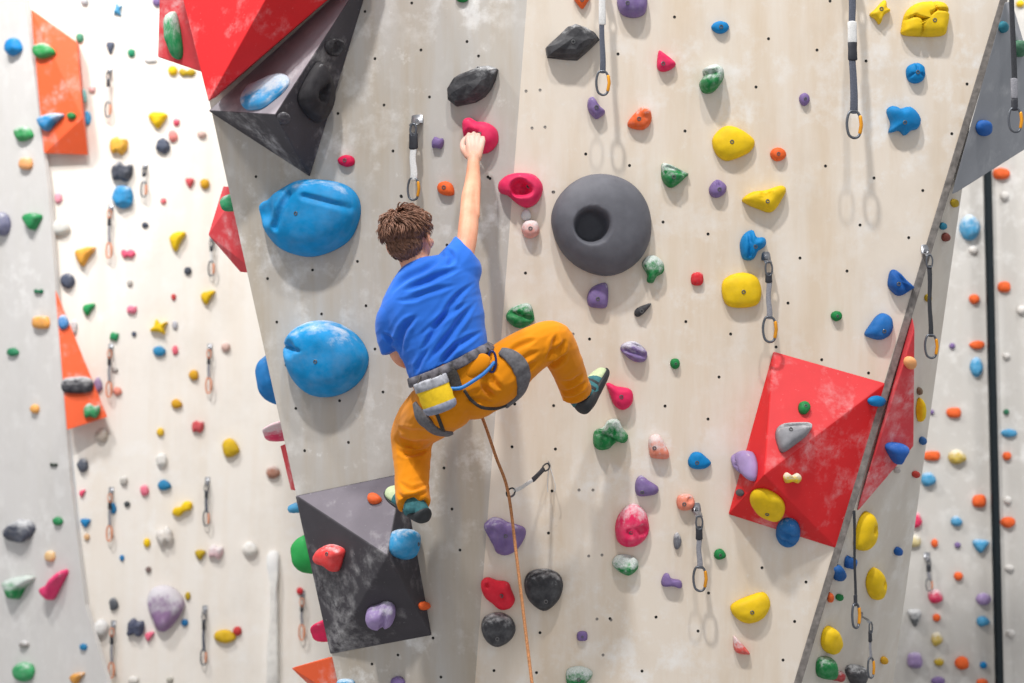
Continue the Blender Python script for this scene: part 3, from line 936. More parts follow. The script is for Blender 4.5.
# ================================================================== past the corner of the grey panel
GROUP = "holds past the grey panel's edge"
RH(375, .30, 256, 30, 52, 'o', (30, 120, 190), 'blue hold bulging out behind the edge of the grey panel, beside the lower blue boulder', chalk=.1)
RH(428, .20, 263, 18, 20, 'w', (232, 70, 110), "pink hold with white chalk sticking out past the grey panel's edge", chalk=.7)
RH(551, .25, 291, 24, 42, 'o', (44, 160, 80), 'green dome hold bulging out behind the edge of the black pyramid volume', chalk=.05)
RH(629, .20, 311, 14, 24, 'w', PNK, 'pink hold sticking out just above the small orange volume at the bottom edge', chalk=.1)
RH(504, .25, 287, 9, 12, 'o', SKY, 'tiny pale blue hold at the top corner of the black pyramid volume', chalk=.2)
RH(201, .10, 220, 10, 18, 'o', (50, 150, 100), "green hold at the top of the pink red volume by the grey panel's edge", chalk=.3)
H(346, 684, 20, 12, 'o', SKY, 'pale blue hold at the bottom edge below the black pyramid volume', hf=.5, chalk=.4, bolt=False)

# ================================================================== the big grey shaded volume and the side panel
GROUP = 'holds on the side panel'
H(982.5, 128, 14, 17, 'o', BLUD, 'blue round hold on the dark grey shaded volume', hf=.45, chalk=.05, bolt=False)
H(1018, 48, 13, 17, 'o', (60, 112, 84), 'dark green hold on the dark grey shaded volume, behind the quickdraw', hf=.45, chalk=.2, bolt=False)
H(1002, 27, 8, 12, 'o', (40, 120, 140), 'tiny teal hold at the tip of the dark grey shaded volume', hf=.45, chalk=.05, bolt=False)
GROUPS = 'holds on the side panel'
H(953.5, 203, 7, 9, 'o', OLI, 'small yellow hold just below the dark grey shaded volume', hf=.5, chalk=.1, bolt=False)
H(942, 226, 6, 8, 'o', (40, 130, 160), 'tiny teal blue hold by the grey edge strip, high on the side panel', hf=.5, chalk=.1, bolt=False)
H(944.6, 237, 7, 9, 'o', (130, 66, 56), 'small dark red hold high on the side panel, under the teal one', hf=.5, chalk=.05, bolt=False)
H(927, 298, 6, 8, 'o', OLI, 'tiny olive yellow hold behind the strap hanging on the side panel', hf=.5, chalk=.05, bolt=False)
H(909, 362, 12, 13, 'o', PEA, 'peach coloured hold with small holes at the top of the dull red wedge volume', hf=.5, chalk=.15, bolt=False)
H(895, 453, 20, 22, 't', (36, 96, 180), 'blue pyramid hold on the dull red wedge volume', hf=.55, chalk=.1, bolt=False)
H(918.5, 410, 6, 24, 'o', YEL, 'thin yellow hold seen on edge behind the dull red wedge volume', hf=.5, chalk=.05, bolt=False)
H(921.5, 440.5, 6, 8, 'o', (50, 100, 160), 'tiny blue hold beside the corner of the dull red wedge volume', hf=.5, chalk=.05, bolt=False)
H(918.5, 391, 4, 8, 'o', (130, 110, 90), 'tiny brown hold above the thin yellow hold on the side panel', hf=.5, chalk=.05, bolt=False)
H(915, 474, 7, 7, 'o', (190, 60, 50), 'tiny red hold below the dull red wedge volume', hf=.5, chalk=.05, bolt=False)
H(896.5, 470, 6, 6, 'o', (186, 180, 176), 'tiny white ring hold tucked under the dull red wedge volume', hf=.4, chalk=.4, bolt=False)
H(862, 531, 18, 38, 'd', YEL, 'big yellow hold directly under the dull red wedge volume', hf=.4, chalk=.03, bolt=False, feats=[('p', 866, 527, 6, .4)], out=[(853, 546), (855, 532), (859, 518), (865, 511), (871, 516), (872, 531), (867, 545), (860, 550)])
H(848.5, 562, 10, 14, 'k', (36, 96, 170), 'small blue hold behind the long strap, under the big yellow hold', hf=.5, chalk=.1, bolt=False)
H(837, 572, 10, 17, 'd', (30, 92, 160), 'blue hold beside the grey edge strip low on the side panel', hf=.5, chalk=.1, bolt=False)
H(829, 597, 5, 10, 'o', ORG, 'tiny orange hold by the grey edge strip, below the blue ones', hf=.5, chalk=.1, bolt=False)
H(838.5, 597, 7, 7, 'o', GRN, 'tiny green hold beside the carabiner on the long strap', hf=.5, chalk=.05, bolt=False)
H(873, 583, 15, 30, 'o', YEL, 'oval yellow hold on the side panel beside the long strap', hf=.4, chalk=.03, bolt=False, feats=[('p', 876, 581, 5, .35)])
H(897, 551, 7, 9, 'o', BLUD, 'tiny dark blue hold near the far edge of the side panel', hf=.5, chalk=.05, bolt=False)
H(829.5, 639, 17, 29, 'd', YEL, 'yellow hold low on the side panel above a green one', hf=.4, chalk=.05, bolt=False)
H(824, 667, 15, 20, 'q', GRN, 'green block hold near the bottom of the side panel', hf=.5, chalk=.3, bolt=False)
H(836.5, 675, 11, 13, 'k', (180, 60, 62), 'dark red spotted hold between the green block and the black fin', hf=.5, chalk=.4, bolt=False)
H(854, 676, 18, 24, 't', (74, 74, 78), 'black fin hold at the bottom of the side panel', hf=.5, chalk=.3, bolt=False)
H(883, 660, 6, 8, 'o', OCH, 'tiny ochre hold low on the side panel beside the short quickdraw', hf=.5, chalk=.1, bolt=False)

# ================================================================== the far wall beyond the side panel
GROUP = 'holds on the far grey wall'
for (u, v, w_, h_, s, col, ch, lab) in [
 (969, 228, 20, 25, 'o', SKY, .5, 'chalky blue ball hold high on the far grey wall'),
 (1001, 174, 17, 12, 'o', ORG, .1, 'orange hold tucked under the dark grey shaded volume'),
 (1004, 196, 9, 9, 'o', WHT, .4, 'white hold under the topmost orange one, beyond the black post'),
 (973, 250, 9, 8, 'o', WHT, .4, 'white hold just below the chalky blue ball hold'),
 (974, 299, 11, 10, 'o', ORG, .1, 'small round orange hold halfway between the blue ball hold and a wide orange one'),
 (1004, 287, 11, 10, 'q', ORG, .1, 'square orange hold beyond the black post, high up'),
 (1021, 310, 9, 9, 'o', WHT, .4, 'white hold at the edge of the photo beyond the black post'),
 (977, 345, 15, 9, 'o', ORG, .1, 'wide orange hold directly above a long blue hold'),
 (952, 346, 6, 6, 'o', PUR, .1, 'tiny purple hold just past the side panel, level with the wide orange hold'),
 (976, 367, 12, 20, 'o', SKY, .35, 'long tilted blue hold against the black post'),
 (1006, 356, 8, 7, 'o', WHT, .4, 'small white hold beyond the black post, level with the long blue hold'),
 (953.5, 413, 13, 9, 'q', ORG, .1, 'blocky orange hold between the side panel and a yellow hold below'),
 (931.5, 412, 5, 5, 'o', PUR, .1, 'tiny purple hold hard against the side panel, above an orange one'),
 (1006, 412, 6, 6, 'o', (50, 120, 90), .1, 'tiny green hold beyond the black post'),
 (1009, 433, 17, 8, 'o', SKY, .25, 'flat blue hold beyond the black post'),
 (932, 456, 14, 9, 'q', ORG, .1, 'orange hold against the side panel, above a blue one'),
 (957, 457, 17, 15, 'd', MUS, .5, 'chalky yellow hold on the far grey wall, the largest yellow one there'),
 (1006.5, 456, 9, 9, 'o', ORG, .15, 'small orange hold beyond the black post, under the flat blue hold'),
 (928.5, 479, 15, 15, 'd', SKY, .35, 'blue hold against the side panel, under an orange one'),
 (979, 501, 12, 11, 'q', ORG, .1, 'orange hold against the black post, halfway down the far grey wall'),
 (1007, 500, 8, 8, 'o', WHT, .4, 'small white hold beyond the black post, level with an orange hold before it'),
 (916, 520, 12, 16, 'd', PNK, .4, 'pink hold against the side panel'),
 (912.8, 541, 13, 11, 'q', (222, 206, 150), .5, 'pale yellow block hold just under the pink one by the side panel'),
 (956.6, 521, 11, 11, 'd', SKY, .4, 'small blue hold above a tiny purple one'),
 (934.3, 543, 7, 9, 'o', ORG, .2, 'tiny orange hold above the faint quickdraw on the far grey wall'),
 (957.4, 545, 6, 6, 'o', PUR, .1, 'tiny purple hold directly under a small blue one'),
 (980, 546, 17, 13, 't', SKY, .3, 'blue pointed wedge hold against the black post'),
 (1008, 522, 15, 11, 'o', ORG, .1, 'large orange hold beyond the black post'),
 (958, 576, 9, 9, 'o', ORG, .1, 'round orange hold level with the faint quickdraw'),
 (1009, 568, 10, 7, 'o', WHT, .4, 'flat white hold beyond the black post, under the large orange one'),
 (935.6, 596, 14, 15, 'd', PNK, .5, 'pink hold with white chalk directly under the faint quickdraw'),
 (983, 599, 14, 13, 'o', LIL, .3, 'purple oval hold against the black post'),
 (914.4, 617, 14, 18, 't', (90, 94, 100), .6, 'grey and white wedge hold against the side panel'),
 (936.4, 617.6, 8, 8, 'o', ORG, .1, 'small orange hold between the chalky pink hold and a yellow one'),
 (983, 621, 13, 11, 'd', SKY, .2, 'blue hold against the black post just under the purple oval hold'),
 (937, 638.6, 11, 15, 'd', MUS, .5, 'yellow hold with a white top, low on the far grey wall'),
 (914.4, 660, 13, 15, 'q', LIL, .3, 'purple block hold against the side panel near the bottom'),
 (939, 662, 10, 8, 'o', OLI, .3, 'small flat olive yellow hold near the bottom of the far wall'),
 (961.7, 663, 14, 13, 'o', ORG, .05, 'large orange hold near the bottom of the far grey wall'),
 (983, 665, 7, 7, 'o', BLUE, .1, 'tiny blue hold against the black post near the bottom'),
 (1010, 633, 9, 8, 'o', WHT, .4, 'small white hold beyond the black post near the bottom'),
 (938, 681, 14, 9, 'o', PUR, .2, 'purple hold cut by the bottom edge on the far grey wall'),
 (981.7, 682, 12, 7, 'o', ORG, .2, 'orange hold cut by the bottom edge beside the black post'),
 (1020, 4, 9, 7, 'o', YEL, .1, 'yellow hold in the very top corner beside the dark grey volume'),
]:
    H(u, v, w_, h_, s, col, lab, hf=.55, chalk=ch, bolt=False, rough=.11)

# ================================================================== the pale grey wall at the edge
GROUP = 'holds on the pale grey wall'
for (u, v, w_, h_, s, col, ch, lab) in [
 (16, 47, 15, 18, 'd', BLUE, .15, 'blue oval hold beside the tall orange volume'),
 (25.6, 134, 18, 15, 'd', (50, 150, 84), .4, 'green hold beside the bottom of the tall orange volume'),
 (27, 164, 11, 11, 'q', PEA, .3, 'small peach hold just below the tall orange volume'),
 (4, 224, 14, 24, 'o', (110, 112, 140), .3, 'purple grey hold at the very edge of the photo'),
 (34.6, 222, 17, 17, 't', (32, 140, 80), .25, 'green pointed hold above the slim triangular orange volume'),
 (39, 291.6, 10, 6, 'b', (30, 110, 76), .1, 'small dark green hold beside the tip of the slim orange volume'),
 (42, 322.5, 14, 12, 'q', (232, 164, 80), .3, 'light orange hold beside the slim triangular orange volume'),
 (14, 352, 12, 9, 'd', (40, 130, 90), .15, 'small green hold on the pale grey wall, level with the slim orange volume'),
 (36, 409, 8, 9, 'o', (234, 170, 90), .2, 'tiny light orange hold level with the foot of the slim orange volume'),
 (54, 465, 8, 5, 'b', (60, 70, 62), .1, 'tiny dark hold below the slim triangular orange volume'),
 (19, 531, 32, 20, 'r', (72, 76, 90), .45, 'large lumpy dark hold on the pale grey wall'),
 (59, 521, 9, 9, 'd', (40, 140, 84), .2, 'small green hold near the corner, beside the large lumpy dark hold'),
 (51, 556, 8, 10, 'q', (236, 196, 140), .3, 'small cream hold above the long pink spike hold'),
 (22, 587, 29, 23, 'w', (30, 140, 76), .65, 'green wedge hold with a big white chalk top'),
 (25, 644, 9, 8, 'd', (150, 144, 140), .5, 'small grey hold above the round green one near the bottom'),
 (25.6, 671, 18, 20, 'o', (60, 160, 100), .3, 'round green hold at the bottom of the pale grey wall'),
]:
    H(u, v, w_, h_, s, col, lab, hf=.5, chalk=ch, bolt=False, rough=.24 if 'lumpy' in lab else .11, rot=18 if 'lumpy' in lab else 0)
H(57.6, 585, 22, 28, 'w', (240, 66, 124), 'long pink spike hold beside the green wedge hold', hf=.5, chalk=.15, bolt=False, out=[(46, 590), (50, 585), (58, 581), (65, 570), (69, 572), (61, 588), (55, 599), (51, 598)])
GROUP = 'holds on the orange volumes'
H(45, 51, 21, 16, 'd', (44, 156, 80), 'green hold with a chalk halo on the tall orange volume', hf=.5, chalk=.4, bolt=False)
H(52, 123, 26, 17, 'w', (40, 140, 200), 'blue scooped hold low on the tall orange volume', hf=.5, chalk=.45, bolt=False)
H(72, 116, 9, 7, 'o', (40, 130, 70), 'tiny green hold between two blue holds on the tall orange volume', hf=.5, chalk=.1, bolt=False)
H(77.6, 385.5, 27, 15, 'q', (50, 50, 58), 'black bar hold with a chalky top on the slim orange volume', hf=.5, chalk=.5, bolt=False)
H(92, 411, 17, 16, 'k', (50, 156, 96), 'green hold dusted white at the foot of the slim orange volume', hf=.5, chalk=.5, bolt=False)
H(64, 322, 11, 16, 'd', (70, 140, 206), 'blue hold near the tip of the slim orange volume', hf=.5, chalk=.45, bolt=False)
# ================================================================== the bright white wall
GROUP = 'holds on the bright white wall'
for (u, v, w_, h_, s, col, ch, lab) in [
 (118, 10, 9, 15, 's', SKY, .2, 'blue hold at the top of the white wall'),
 (85, 2, 8, 8, 'o', (190, 190, 196), .4, 'grey hold cut by the top edge above the tall orange volume'),
 (80, 38, 8, 10, 'o', (70, 150, 120), .3, 'green hold on the upper corner of the tall orange volume'),
 (110.6, 48, 9, 12, 't', SLA, .1, 'dark grey pointed hold beside a small green one, near the top'),
 (131.5, 53, 8, 8, 'o', (40, 150, 110), .1, 'small green hold near the top of the white wall'),
 (151, 61, 13, 6, 'b', (206, 206, 206), .6, 'flat whitish hold beside the pinkish red volume'),
 (173, 71, 10, 10, 'o', YEL, .05, 'yellow hold directly below the pinkish red volume'),
 (187, 73, 17, 9, 'b', OLI, .05, 'longer yellow hold against the large red volume'),
 (157, 2, 9, 9, 'o', PUR, .1, 'purple hold in the top corner by the pinkish red volume'),
 (158, 121, 19, 16, 't', YEL, .05, 'yellow hold beside a small pink one, below the pinkish red volume'),
 (176.5, 122, 7, 8, 'o', (226, 70, 104), .5, 'tiny pink hold beside the yellow hold below the red volumes'),
 (173.5, 136, 9, 13, 'd', (232, 140, 136), .3, 'salmon hold hanging under a tiny pink one'),
 (202, 134, 9, 9, 'd', (224, 190, 180), .5, 'pale pink hold against the edge of the grey panel'),
 (163, 146, 14, 15, 'r', SLA, .2, 'dark grey lumpy hold under the yellow one below the red volumes'),
 (119, 146, 18, 19, 'k', (232, 176, 60), .25, 'amber hold directly above the dark double hold'),
 (122.5, 172, 21, 22, 'k', (64, 70, 84), .4, 'dark double hold with a chalky ring, above the round blue hold'),
 (123, 197, 22, 23, 'o', (40, 146, 206), .3, 'round blue hold with a pocket, under the dark double hold'),
 (87, 118, 9, 14, 'o', (60, 160, 216), .2, 'blue hold peeking out behind the corner of the tall orange volume'),
 (83, 96, 6, 14, 'o', (120, 190, 190), .3, 'pale teal hold on the edge of the tall orange volume'),
 (92.5, 89, 7, 8, 'o', (240, 190, 190), .4, 'tiny pale pink hold beside the edge of the tall orange volume'),
 (59, 198, 8, 12, 'd', (244, 160, 180), .3, 'pale pink hold by the corner of the pale grey wall'),
 (61.5, 228, 19, 16, 'd', (212, 212, 208), .4, 'whitish flake hold beside the green pointed hold'),
 (86, 257, 20, 19, 'w', (236, 170, 62), .2, 'amber cup hold above a dark ball hold'),
 (68, 281, 14, 15, 'o', (74, 82, 104), .3, 'dark blue grey ball hold beside the tip of the slim orange volume'),
 (89.6, 310, 13, 13, 'w', (34, 150, 84), .1, 'green hold beside the slim orange volume'),
 (114.5, 336.5, 9, 10, 'k', (40, 150, 96), .15, 'small green hold directly above the second hanging quickdraw'),
 (134, 334, 5, 5, 'o', SLA, .1, 'tiny dark hold between a small green hold and a yellow star hold'),
 (132, 309.6, 10, 10, 'k', (244, 130, 160), .3, 'pink hold above a tiny dark one, middle of the white wall'),
 (159, 327, 18, 16, 's', YEL, .1, 'yellow star shaped hold above a blue one'),
 (173.6, 297, 5, 7, 'o', (206, 70, 70), .1, 'tiny red hold below a small dark one, mid height of the white wall'),
 (188, 271, 8, 8, 'o', (74, 80, 92), .1, 'small dark hold under a yellow knob hold'),
 (178, 242, 16, 19, 'w', YEL, .05, 'yellow knob hold with a horn, on the upper white wall'),
 (128, 254, 14, 11, 'b', (240, 96, 130), .2, 'pink curved hold beside the first hanging quickdraw'),
 (145.5, 225, 7, 6, 'd', (74, 80, 96), .1, 'tiny dark hold beside the round blue hold'),
 (163.5, 201, 6, 6, 'o', (244, 120, 130), .1, 'tiny pink hold between the round blue hold and two small upper ones'),
 (190, 183, 10, 10, 't', (220, 90, 96), .2, 'red hold paired with a yellow one by the grey panel'),
 (205, 184, 10, 10, 'o', OCH, .1, 'yellow hold paired with a red one by the grey panel'),
 (130, 283, 6, 7, 'o', (190, 186, 182), .3, 'tiny grey hold below the pink curved hold'),
 (208.5, 298, 15, 14, 'w', (226, 186, 20), .05, 'yellow cup hold close to the grey panel'),
 (74, 327, 8, 15, 'o', (204, 204, 206), .4, 'whitish hold just behind the slim orange volume'),
 (175, 325, 6, 9, 'o', (190, 190, 200), .3, 'tiny grey hold beside the yellow star shaped hold'),
 (98.5, 385, 9, 16, 'd', (150, 130, 170), .3, 'purple hold on the sloping edge of the slim orange volume'),
 (160, 351, 13, 11, 'd', (46, 140, 190), .2, 'blue hold directly under the yellow star shaped hold'),
 (175.5, 350, 6, 10, 'd', (240, 110, 130), .2, 'small pink hold beside the blue one under the yellow star'),
 (194, 375, 10, 11, 'o', OCH, .15, 'ochre hold beside the quickdraw nearer the grey panel'),
 (177, 404, 11, 10, 'd', OCH, .1, 'ochre hold with a little horn, above a red one'),
 (160.6, 432, 8, 8, 'o', (232, 190, 50), .1, 'tiny yellow hold above a white ring hold'),
 (198, 426.5, 13, 14, 'k', (206, 80, 86), .25, 'red curled hold, the only red one at that height on the white wall'),
 (226, 347, 9, 10, 'o', (214, 180, 170), .4, 'pale brown hold beside the blue bulge of the grey panel\'s edge'),
 (162, 460, 11, 14, 'o', (226, 224, 220), .4, 'white ring hold under a tiny yellow one'),
 (101.7, 435, 12, 14, 'r', (196, 184, 172), .4, 'beige hold casting a shadow under the slim orange volume'),
 (118, 391, 8, 9, 'd', (242, 150, 130), .3, 'salmon hold beside the second hanging quickdraw'),
 (115, 370, 7, 5, 'o', (176, 170, 166), .3, 'tiny grey hold beside the strap of the second hanging quickdraw'),
 (83, 465, 11, 14, 'o', (84, 90, 104), .35, 'dark grey oval hold above a small pink one'),
 (124, 481, 8, 9, 'o', (190, 186, 180), .4, 'small grey hold above the third hanging quickdraw'),
 (83, 493.7, 7, 8, 'w', (240, 90, 124), .1, 'small pink hold under the dark grey oval hold'),
 (145, 490, 9, 12, 'd', (240, 120, 146), .3, 'pink ball hold beside a blue hold, mid height'),
 (165, 485, 13, 11, 'd', (40, 130, 180), .1, 'blue wing hold between the pink ball and a large yellow hold'),
 (183, 509, 22, 13, 'b', YEL, .05, 'large yellow bean hold beside the fourth quickdraw'),
 (113.5, 508, 7, 12, 'd', (40, 130, 186), .1, 'blue hold overlapping the third hanging quickdraw'),
 (127.5, 504, 6, 6, 'd', (70, 76, 80), .1, 'tiny dark hold beside the third hanging quickdraw'),
 (231, 448, 17, 20, 'd', (214, 176, 20), .15, 'mustard yellow drop hold alone beside the grey panel'),
 (274, 472, 14, 13, 'd', BRN, .4, 'brown hold against the corner of the black pyramid volume'),
 (86, 523, 11, 9, 't', (28, 130, 190), .1, 'blue triangular hold by the corner of the pale grey wall'),
 (87, 537, 6, 7, 'o', (226, 180, 130), .3, 'tiny tan hold right under the blue triangular hold'),
 (147, 542.6, 7, 9, 'o', YEL, .05, 'small yellow hold beside a large white hold'),
 (165, 536, 17, 20, 'k', (216, 210, 204), .4, 'large white lumpy hold below the large yellow bean hold'),
 (200.5, 555, 11, 10, 't', OLI, .05, 'olive yellow hold beside the white and pink ring hold'),
 (122, 558, 5, 6, 'o', (50, 130, 190), .1, 'tiny blue hold below the third hanging quickdraw'),
 (148.5, 569.5, 6, 6, 'o', (130, 110, 106), .2, 'tiny brown hold above the big purple hold'),
 (188, 596, 6, 8, 'o', OLI, .1, 'tiny olive hold touching the big purple hold'),
 (185, 622.5, 7, 7, 'o', (36, 120, 180), .1, 'tiny blue hold beside the bottom of the big purple hold'),
 (136, 627, 17, 20, 'k', (74, 80, 104), .25, 'dark clustered ball hold beside the big purple hold'),
 (114, 604, 9, 14, 'd', (84, 88, 96), .3, 'small dark grey hold above the lowest hanging quickdraw'),
 (150, 636.6, 10, 10, 'w', (240, 110, 140), .2, 'small pink hold under the big purple hold'),
 (101, 627, 16, 16, 'r', (226, 224, 222), .5, 'white lump hold beside the lowest hanging quickdraw'),
 (84, 647, 6, 6, 'q', (40, 130, 180), .1, 'tiny blue hold at the foot of the pale grey wall'),
 (79, 678, 14, 11, 'w', (226, 160, 70), .3, 'amber hold cut by the bottom edge of the photo'),
 (170, 680, 7, 7, 'o', (180, 176, 166), .3, 'tiny grey hold at the bottom edge of the white wall'),
 (134, 680, 11, 8, 'o', (226, 222, 216), .4, 'white hold at the bottom edge of the white wall'),
 (216, 551.5, 16, 15, 'k', (226, 190, 196), .6, 'white and pink ring hold between two white lumps'),
 (250, 549, 16, 14, 'o', (232, 228, 222), .5, 'white round hold beside the long white column'),
 (226, 636, 23, 14, 'd', (216, 176, 30), .1, 'yellow leaf hold touching a small red hold'),
 (237.5, 631, 9, 9, 'o', (196, 60, 60), .1, 'small red hold touching the yellow leaf hold'),
 (300, 591, 7, 7, 'o', (206, 50, 60), .1, 'tiny red hold above the quickdraw beside the black pyramid volume'),
]:
    H(u, v, w_, h_, s, col, lab, hf=.5, chalk=ch, bolt=False, rough=.24 if ('cluster' in lab or 'lumpy' in lab or 'double' in lab) else .11, rot=32 if 'yellow bean' in lab else 0)
H(166, 607, 37, 44, 'd', (150, 118, 160), 'big purple hold with a chalk white top, the largest on the white wall', hf=.4, chalk=.6, bolt=False,
  out=[(148, 601), (153, 588), (166, 585), (177, 590), (185, 603), (179, 617), (169, 629), (161, 631), (153, 620)], rough=.09)
H(173, 42, 10, 34, 'o', (40, 150, 90), 'long green hold with chalk, hanging on the pinkish red volume', hf=.6, chalk=.5, bolt=False, out=[(166, 20), (169, 14), (176, 12), (180, 25), (183, 45), (183, 56), (179, 60), (172, 55), (167, 40)])
H(273, 615, 13, 150, 'o', (232, 230, 226), 'long white column feature running down the white wall to the bottom', hf=.6, chalk=.5, bolt=False, rough=.035, n=60, sharp=.8,
  out=[(267, 556), (272, 550), (279, 552), (280, 562), (278, 585), (279, 615), (280, 650), (279, 690), (268, 690), (267, 650), (270, 615), (270, 580)])
# ================================================================== quickdraws
M_STEEL = simple('brushed_steel', (150, 152, 158), 0.35, 0.75, spec=0.5)
M_CARAB = simple('grey_anodised', (104, 108, 116), 0.35, 0.6)
M_GATE = simple('orange_gate', (236, 160, 40), 0.35, 0.3)
M_GATEP = simple('copper_gate', (232, 150, 110), 0.4, 0.2)
M_WEBD = simple('dark_webbing', (96, 101, 116), 0.8, var=0.25, scale=240, bump=0.3)
M_WEBB = simple('black_webbing', (58, 60, 66), 0.8, var=0.3, scale=240, bump=0.3)
M_WEBW = simple('white_webbing', (222, 222, 222), 0.8, var=0.12, scale=240, bump=0.3)
M_WEBG = simple('grey_webbing', (150, 150, 158), 0.8, var=0.2, scale=240, bump=0.3)
M_KEEP = simple('rubber_keeper', (52, 54, 62), 0.5, var=0.2)


def d_ring(bm, top, down, side, L, W, r, n=7):
    """Pear shaped carabiner ring hanging from top."""
    prof = [(0, 0), (.55, .05), (.95, .28), (1.0, .55), (.72, .9), (0.1, 1.0), (-.55, .93), (-.85, .75), (-.95, .4), (-.62, .06)]
    pts = [top + side * (a * W / 2) + down * (b * L) for a, b in closed_spline(prof, 30)]
    closed_tube(bm, pts, r, n)


def quickdraw(p0, p1, wall_n, sw, cl, label, parts, webs=M_WEBD, keep=M_KEEP, car=M_CARAB, gate=M_GATE, hanger_on=True, off=0.05, sag=0.0, cut=False, stiff=None, group='quickdraws hanging on the climbing walls', cw=.54):
    """p0: where it hangs; p1: the foot of the lower carabiner. sw: webbing width, cl: length of the lower carabiner."""
    root = empty('quickdraw', p0)
    tag(root, label, 'quickdraw', group)
    d = p1 - p0
    Ltot = d.length
    dn = d.normalized()
    sd = dn.cross(wall_n).normalized()
    if sd.x < 0:
        sd = -sd
    O = V((0, 0, 0))
    u0 = 0.0
    if hanger_on:
        bm = bmesh.new()
        hw = max(sw * .8, .011)
        back = -wall_n * (off - .002)
        upv = -dn
        base = O + back + upv * .02
        tube(bm, [base + upv * .022, base - upv * .012, O + back * .35 + upv * .006, O - upv * .004], [hw, hw, hw * .85, hw * .8], n=12, flat=(sd, .16))
        link_mesh('hanger', bm, M_STEEL, root)
        bm = bmesh.new()
        tube(bm, [base + wall_n * .001, base + wall_n * .009], .0075, n=6, cap=False)
        link_mesh('bolt', bm, M_STEEL, root, smooth=False)
        uc = min(max(.05, cl * .55), Ltot * .2)
        bm = bmesh.new()
        d_ring(bm, O + wall_n * .003, dn, sd, uc, uc * .5, max(.0032, sw * .16))
        link_mesh('upper_carabiner', bm, car, root)
        u0 = uc * .86
    s0, s1 = O + dn * u0, O + dn * (Ltot - cl * .94)
    mid = [s0 + (s1 - s0) * (k / 8) for k in range(9)]
    for k, m in enumerate(mid):
        t = k / 8
        m += wall_n * (sag * math.sin(t * math.pi)) + sd * (sw * .10 * math.sin(t * 9))
        m += V((0, 0, -1)) * (sag * math.sin(t * math.pi))
    wd = [sw / 2 * (1 - .16 * math.sin(k / 8 * math.pi)) for k in range(9)]
    bm = bmesh.new()
    tube(bm, mid, wd, n=12, flat=(sd, .28))
    sling = link_mesh('sling', bm, webs, root)
    for (a, b, mat) in parts:
        bm = bmesh.new()
        q = [s0.lerp(s1, a + (b - a) * k / 3) + wall_n * (sag * math.sin((a + (b - a) * k / 3) * math.pi)) + V((0, 0, -1)) * (sag * math.sin((a + (b - a) * k / 3) * math.pi)) for k in range(4)]
        tube(bm, q, [sw * .60, sw * .56, sw * .58, sw * .6], n=12, flat=(sd, .42))
        link_mesh('keeper' if mat is keep else 'tape', bm, mat, sling)
    bm = bmesh.new()
    cr = max(cl * .052, .0034)
    ct = O + dn * (Ltot - cl)
    d_ring(bm, ct, dn, sd, cl, cl * cw, cr)
    c = link_mesh('lower_carabiner', bm, car, root)
    bm = bmesh.new()
    w = cl * cw / 2
    tube(bm, [ct + sd * w * .9 + dn * cl * .22 + wall_n * .001, ct + sd * w * 1.02 + dn * cl * .5 + wall_n * .001, ct + sd * w * .82 + dn * cl * .8 + wall_n * .001], cr * 1.35, n=8)
    link_mesh('gate', bm, gate, c)
    return root


def QD(u, vt, vb, sw, cl, label, parts=(), off=0.05, on=None, **k):
    """Quickdraw hanging straight down from the wall behind (u, vt) to row vb; sizes in columns/rows of the photo."""
    loc, n = hit(u, vt) if on is None else on
    p0 = Plane(loc, n).at(u, vt, off)
    m = (p0 - CAM).dot(FW) / FPX
    p1 = p0 + V((0, 0, -1)) * ((vb - vt) * m)
    for _ in range(6):
        p1.z -= (vb - proj(p1)[1]) * m
    return quickdraw(p0, p1, n, sw * m, cl * m, label, parts, off=off, **k)


QD(413.5, 124, 200, 8, 22, 'white strapped quickdraw hanging on the grey panel above the climber\'s head', [(.0, .3, M_KEEP)], webs=M_WEBW)
QD(602, -30, 95, 6, 24, 'dark quickdraw hanging beside the faceted black rock hold on the cream panel', [(.05, .47, M_WEBW)], webs=M_WEBD, off=.09)
QD(851, -40, 138, 8, 27, 'long dark quickdraw between the yellow holds at the top of the cream panel', [(.36, .50, M_WEBW), (.50, .62, M_KEEP)], webs=M_WEBD, off=.09)
QD(768.5, 262, 342, 6, 25, 'grey strapped quickdraw beside the large round yellow pebble hold', [(.0, .18, M_KEEP)], webs=M_WEBG)
QD(699, 516, 591, 6, 24, 'lower quickdraw of the cream panel, beside the tiny purple bone hold', [(.0, .28, M_KEEP)], webs=M_WEBG, off=.07)
QD(1008, -160, 132, 6, 24, 'black quickdraw with an orange gate hanging before the dark grey shaded volume', [(.885, .955, M_WEBG), (.965, 1.0, M_KEEP)], webs=M_WEBB, off=.11)
QD(929, 255, 358, 5, 23, 'thin black quickdraw hanging high on the narrow side panel', [], webs=M_WEBB, off=.05)
QD(854, 511, 628, 5, 24, 'long black quickdraw hanging under the dull red wedge volume on the side panel', [(.9, 1.0, M_KEEP)], webs=M_WEBB, off=.03, hanger_on=False, on=(SIDE.at(854, 511), SIDE.n))
QD(870, 622, 678, 5, 20, 'short quickdraw low on the side panel above the black fin hold', [(.0, .35, M_KEEP)], webs=M_WEBG, off=.05)
GW = 'quickdraws on the white wall'
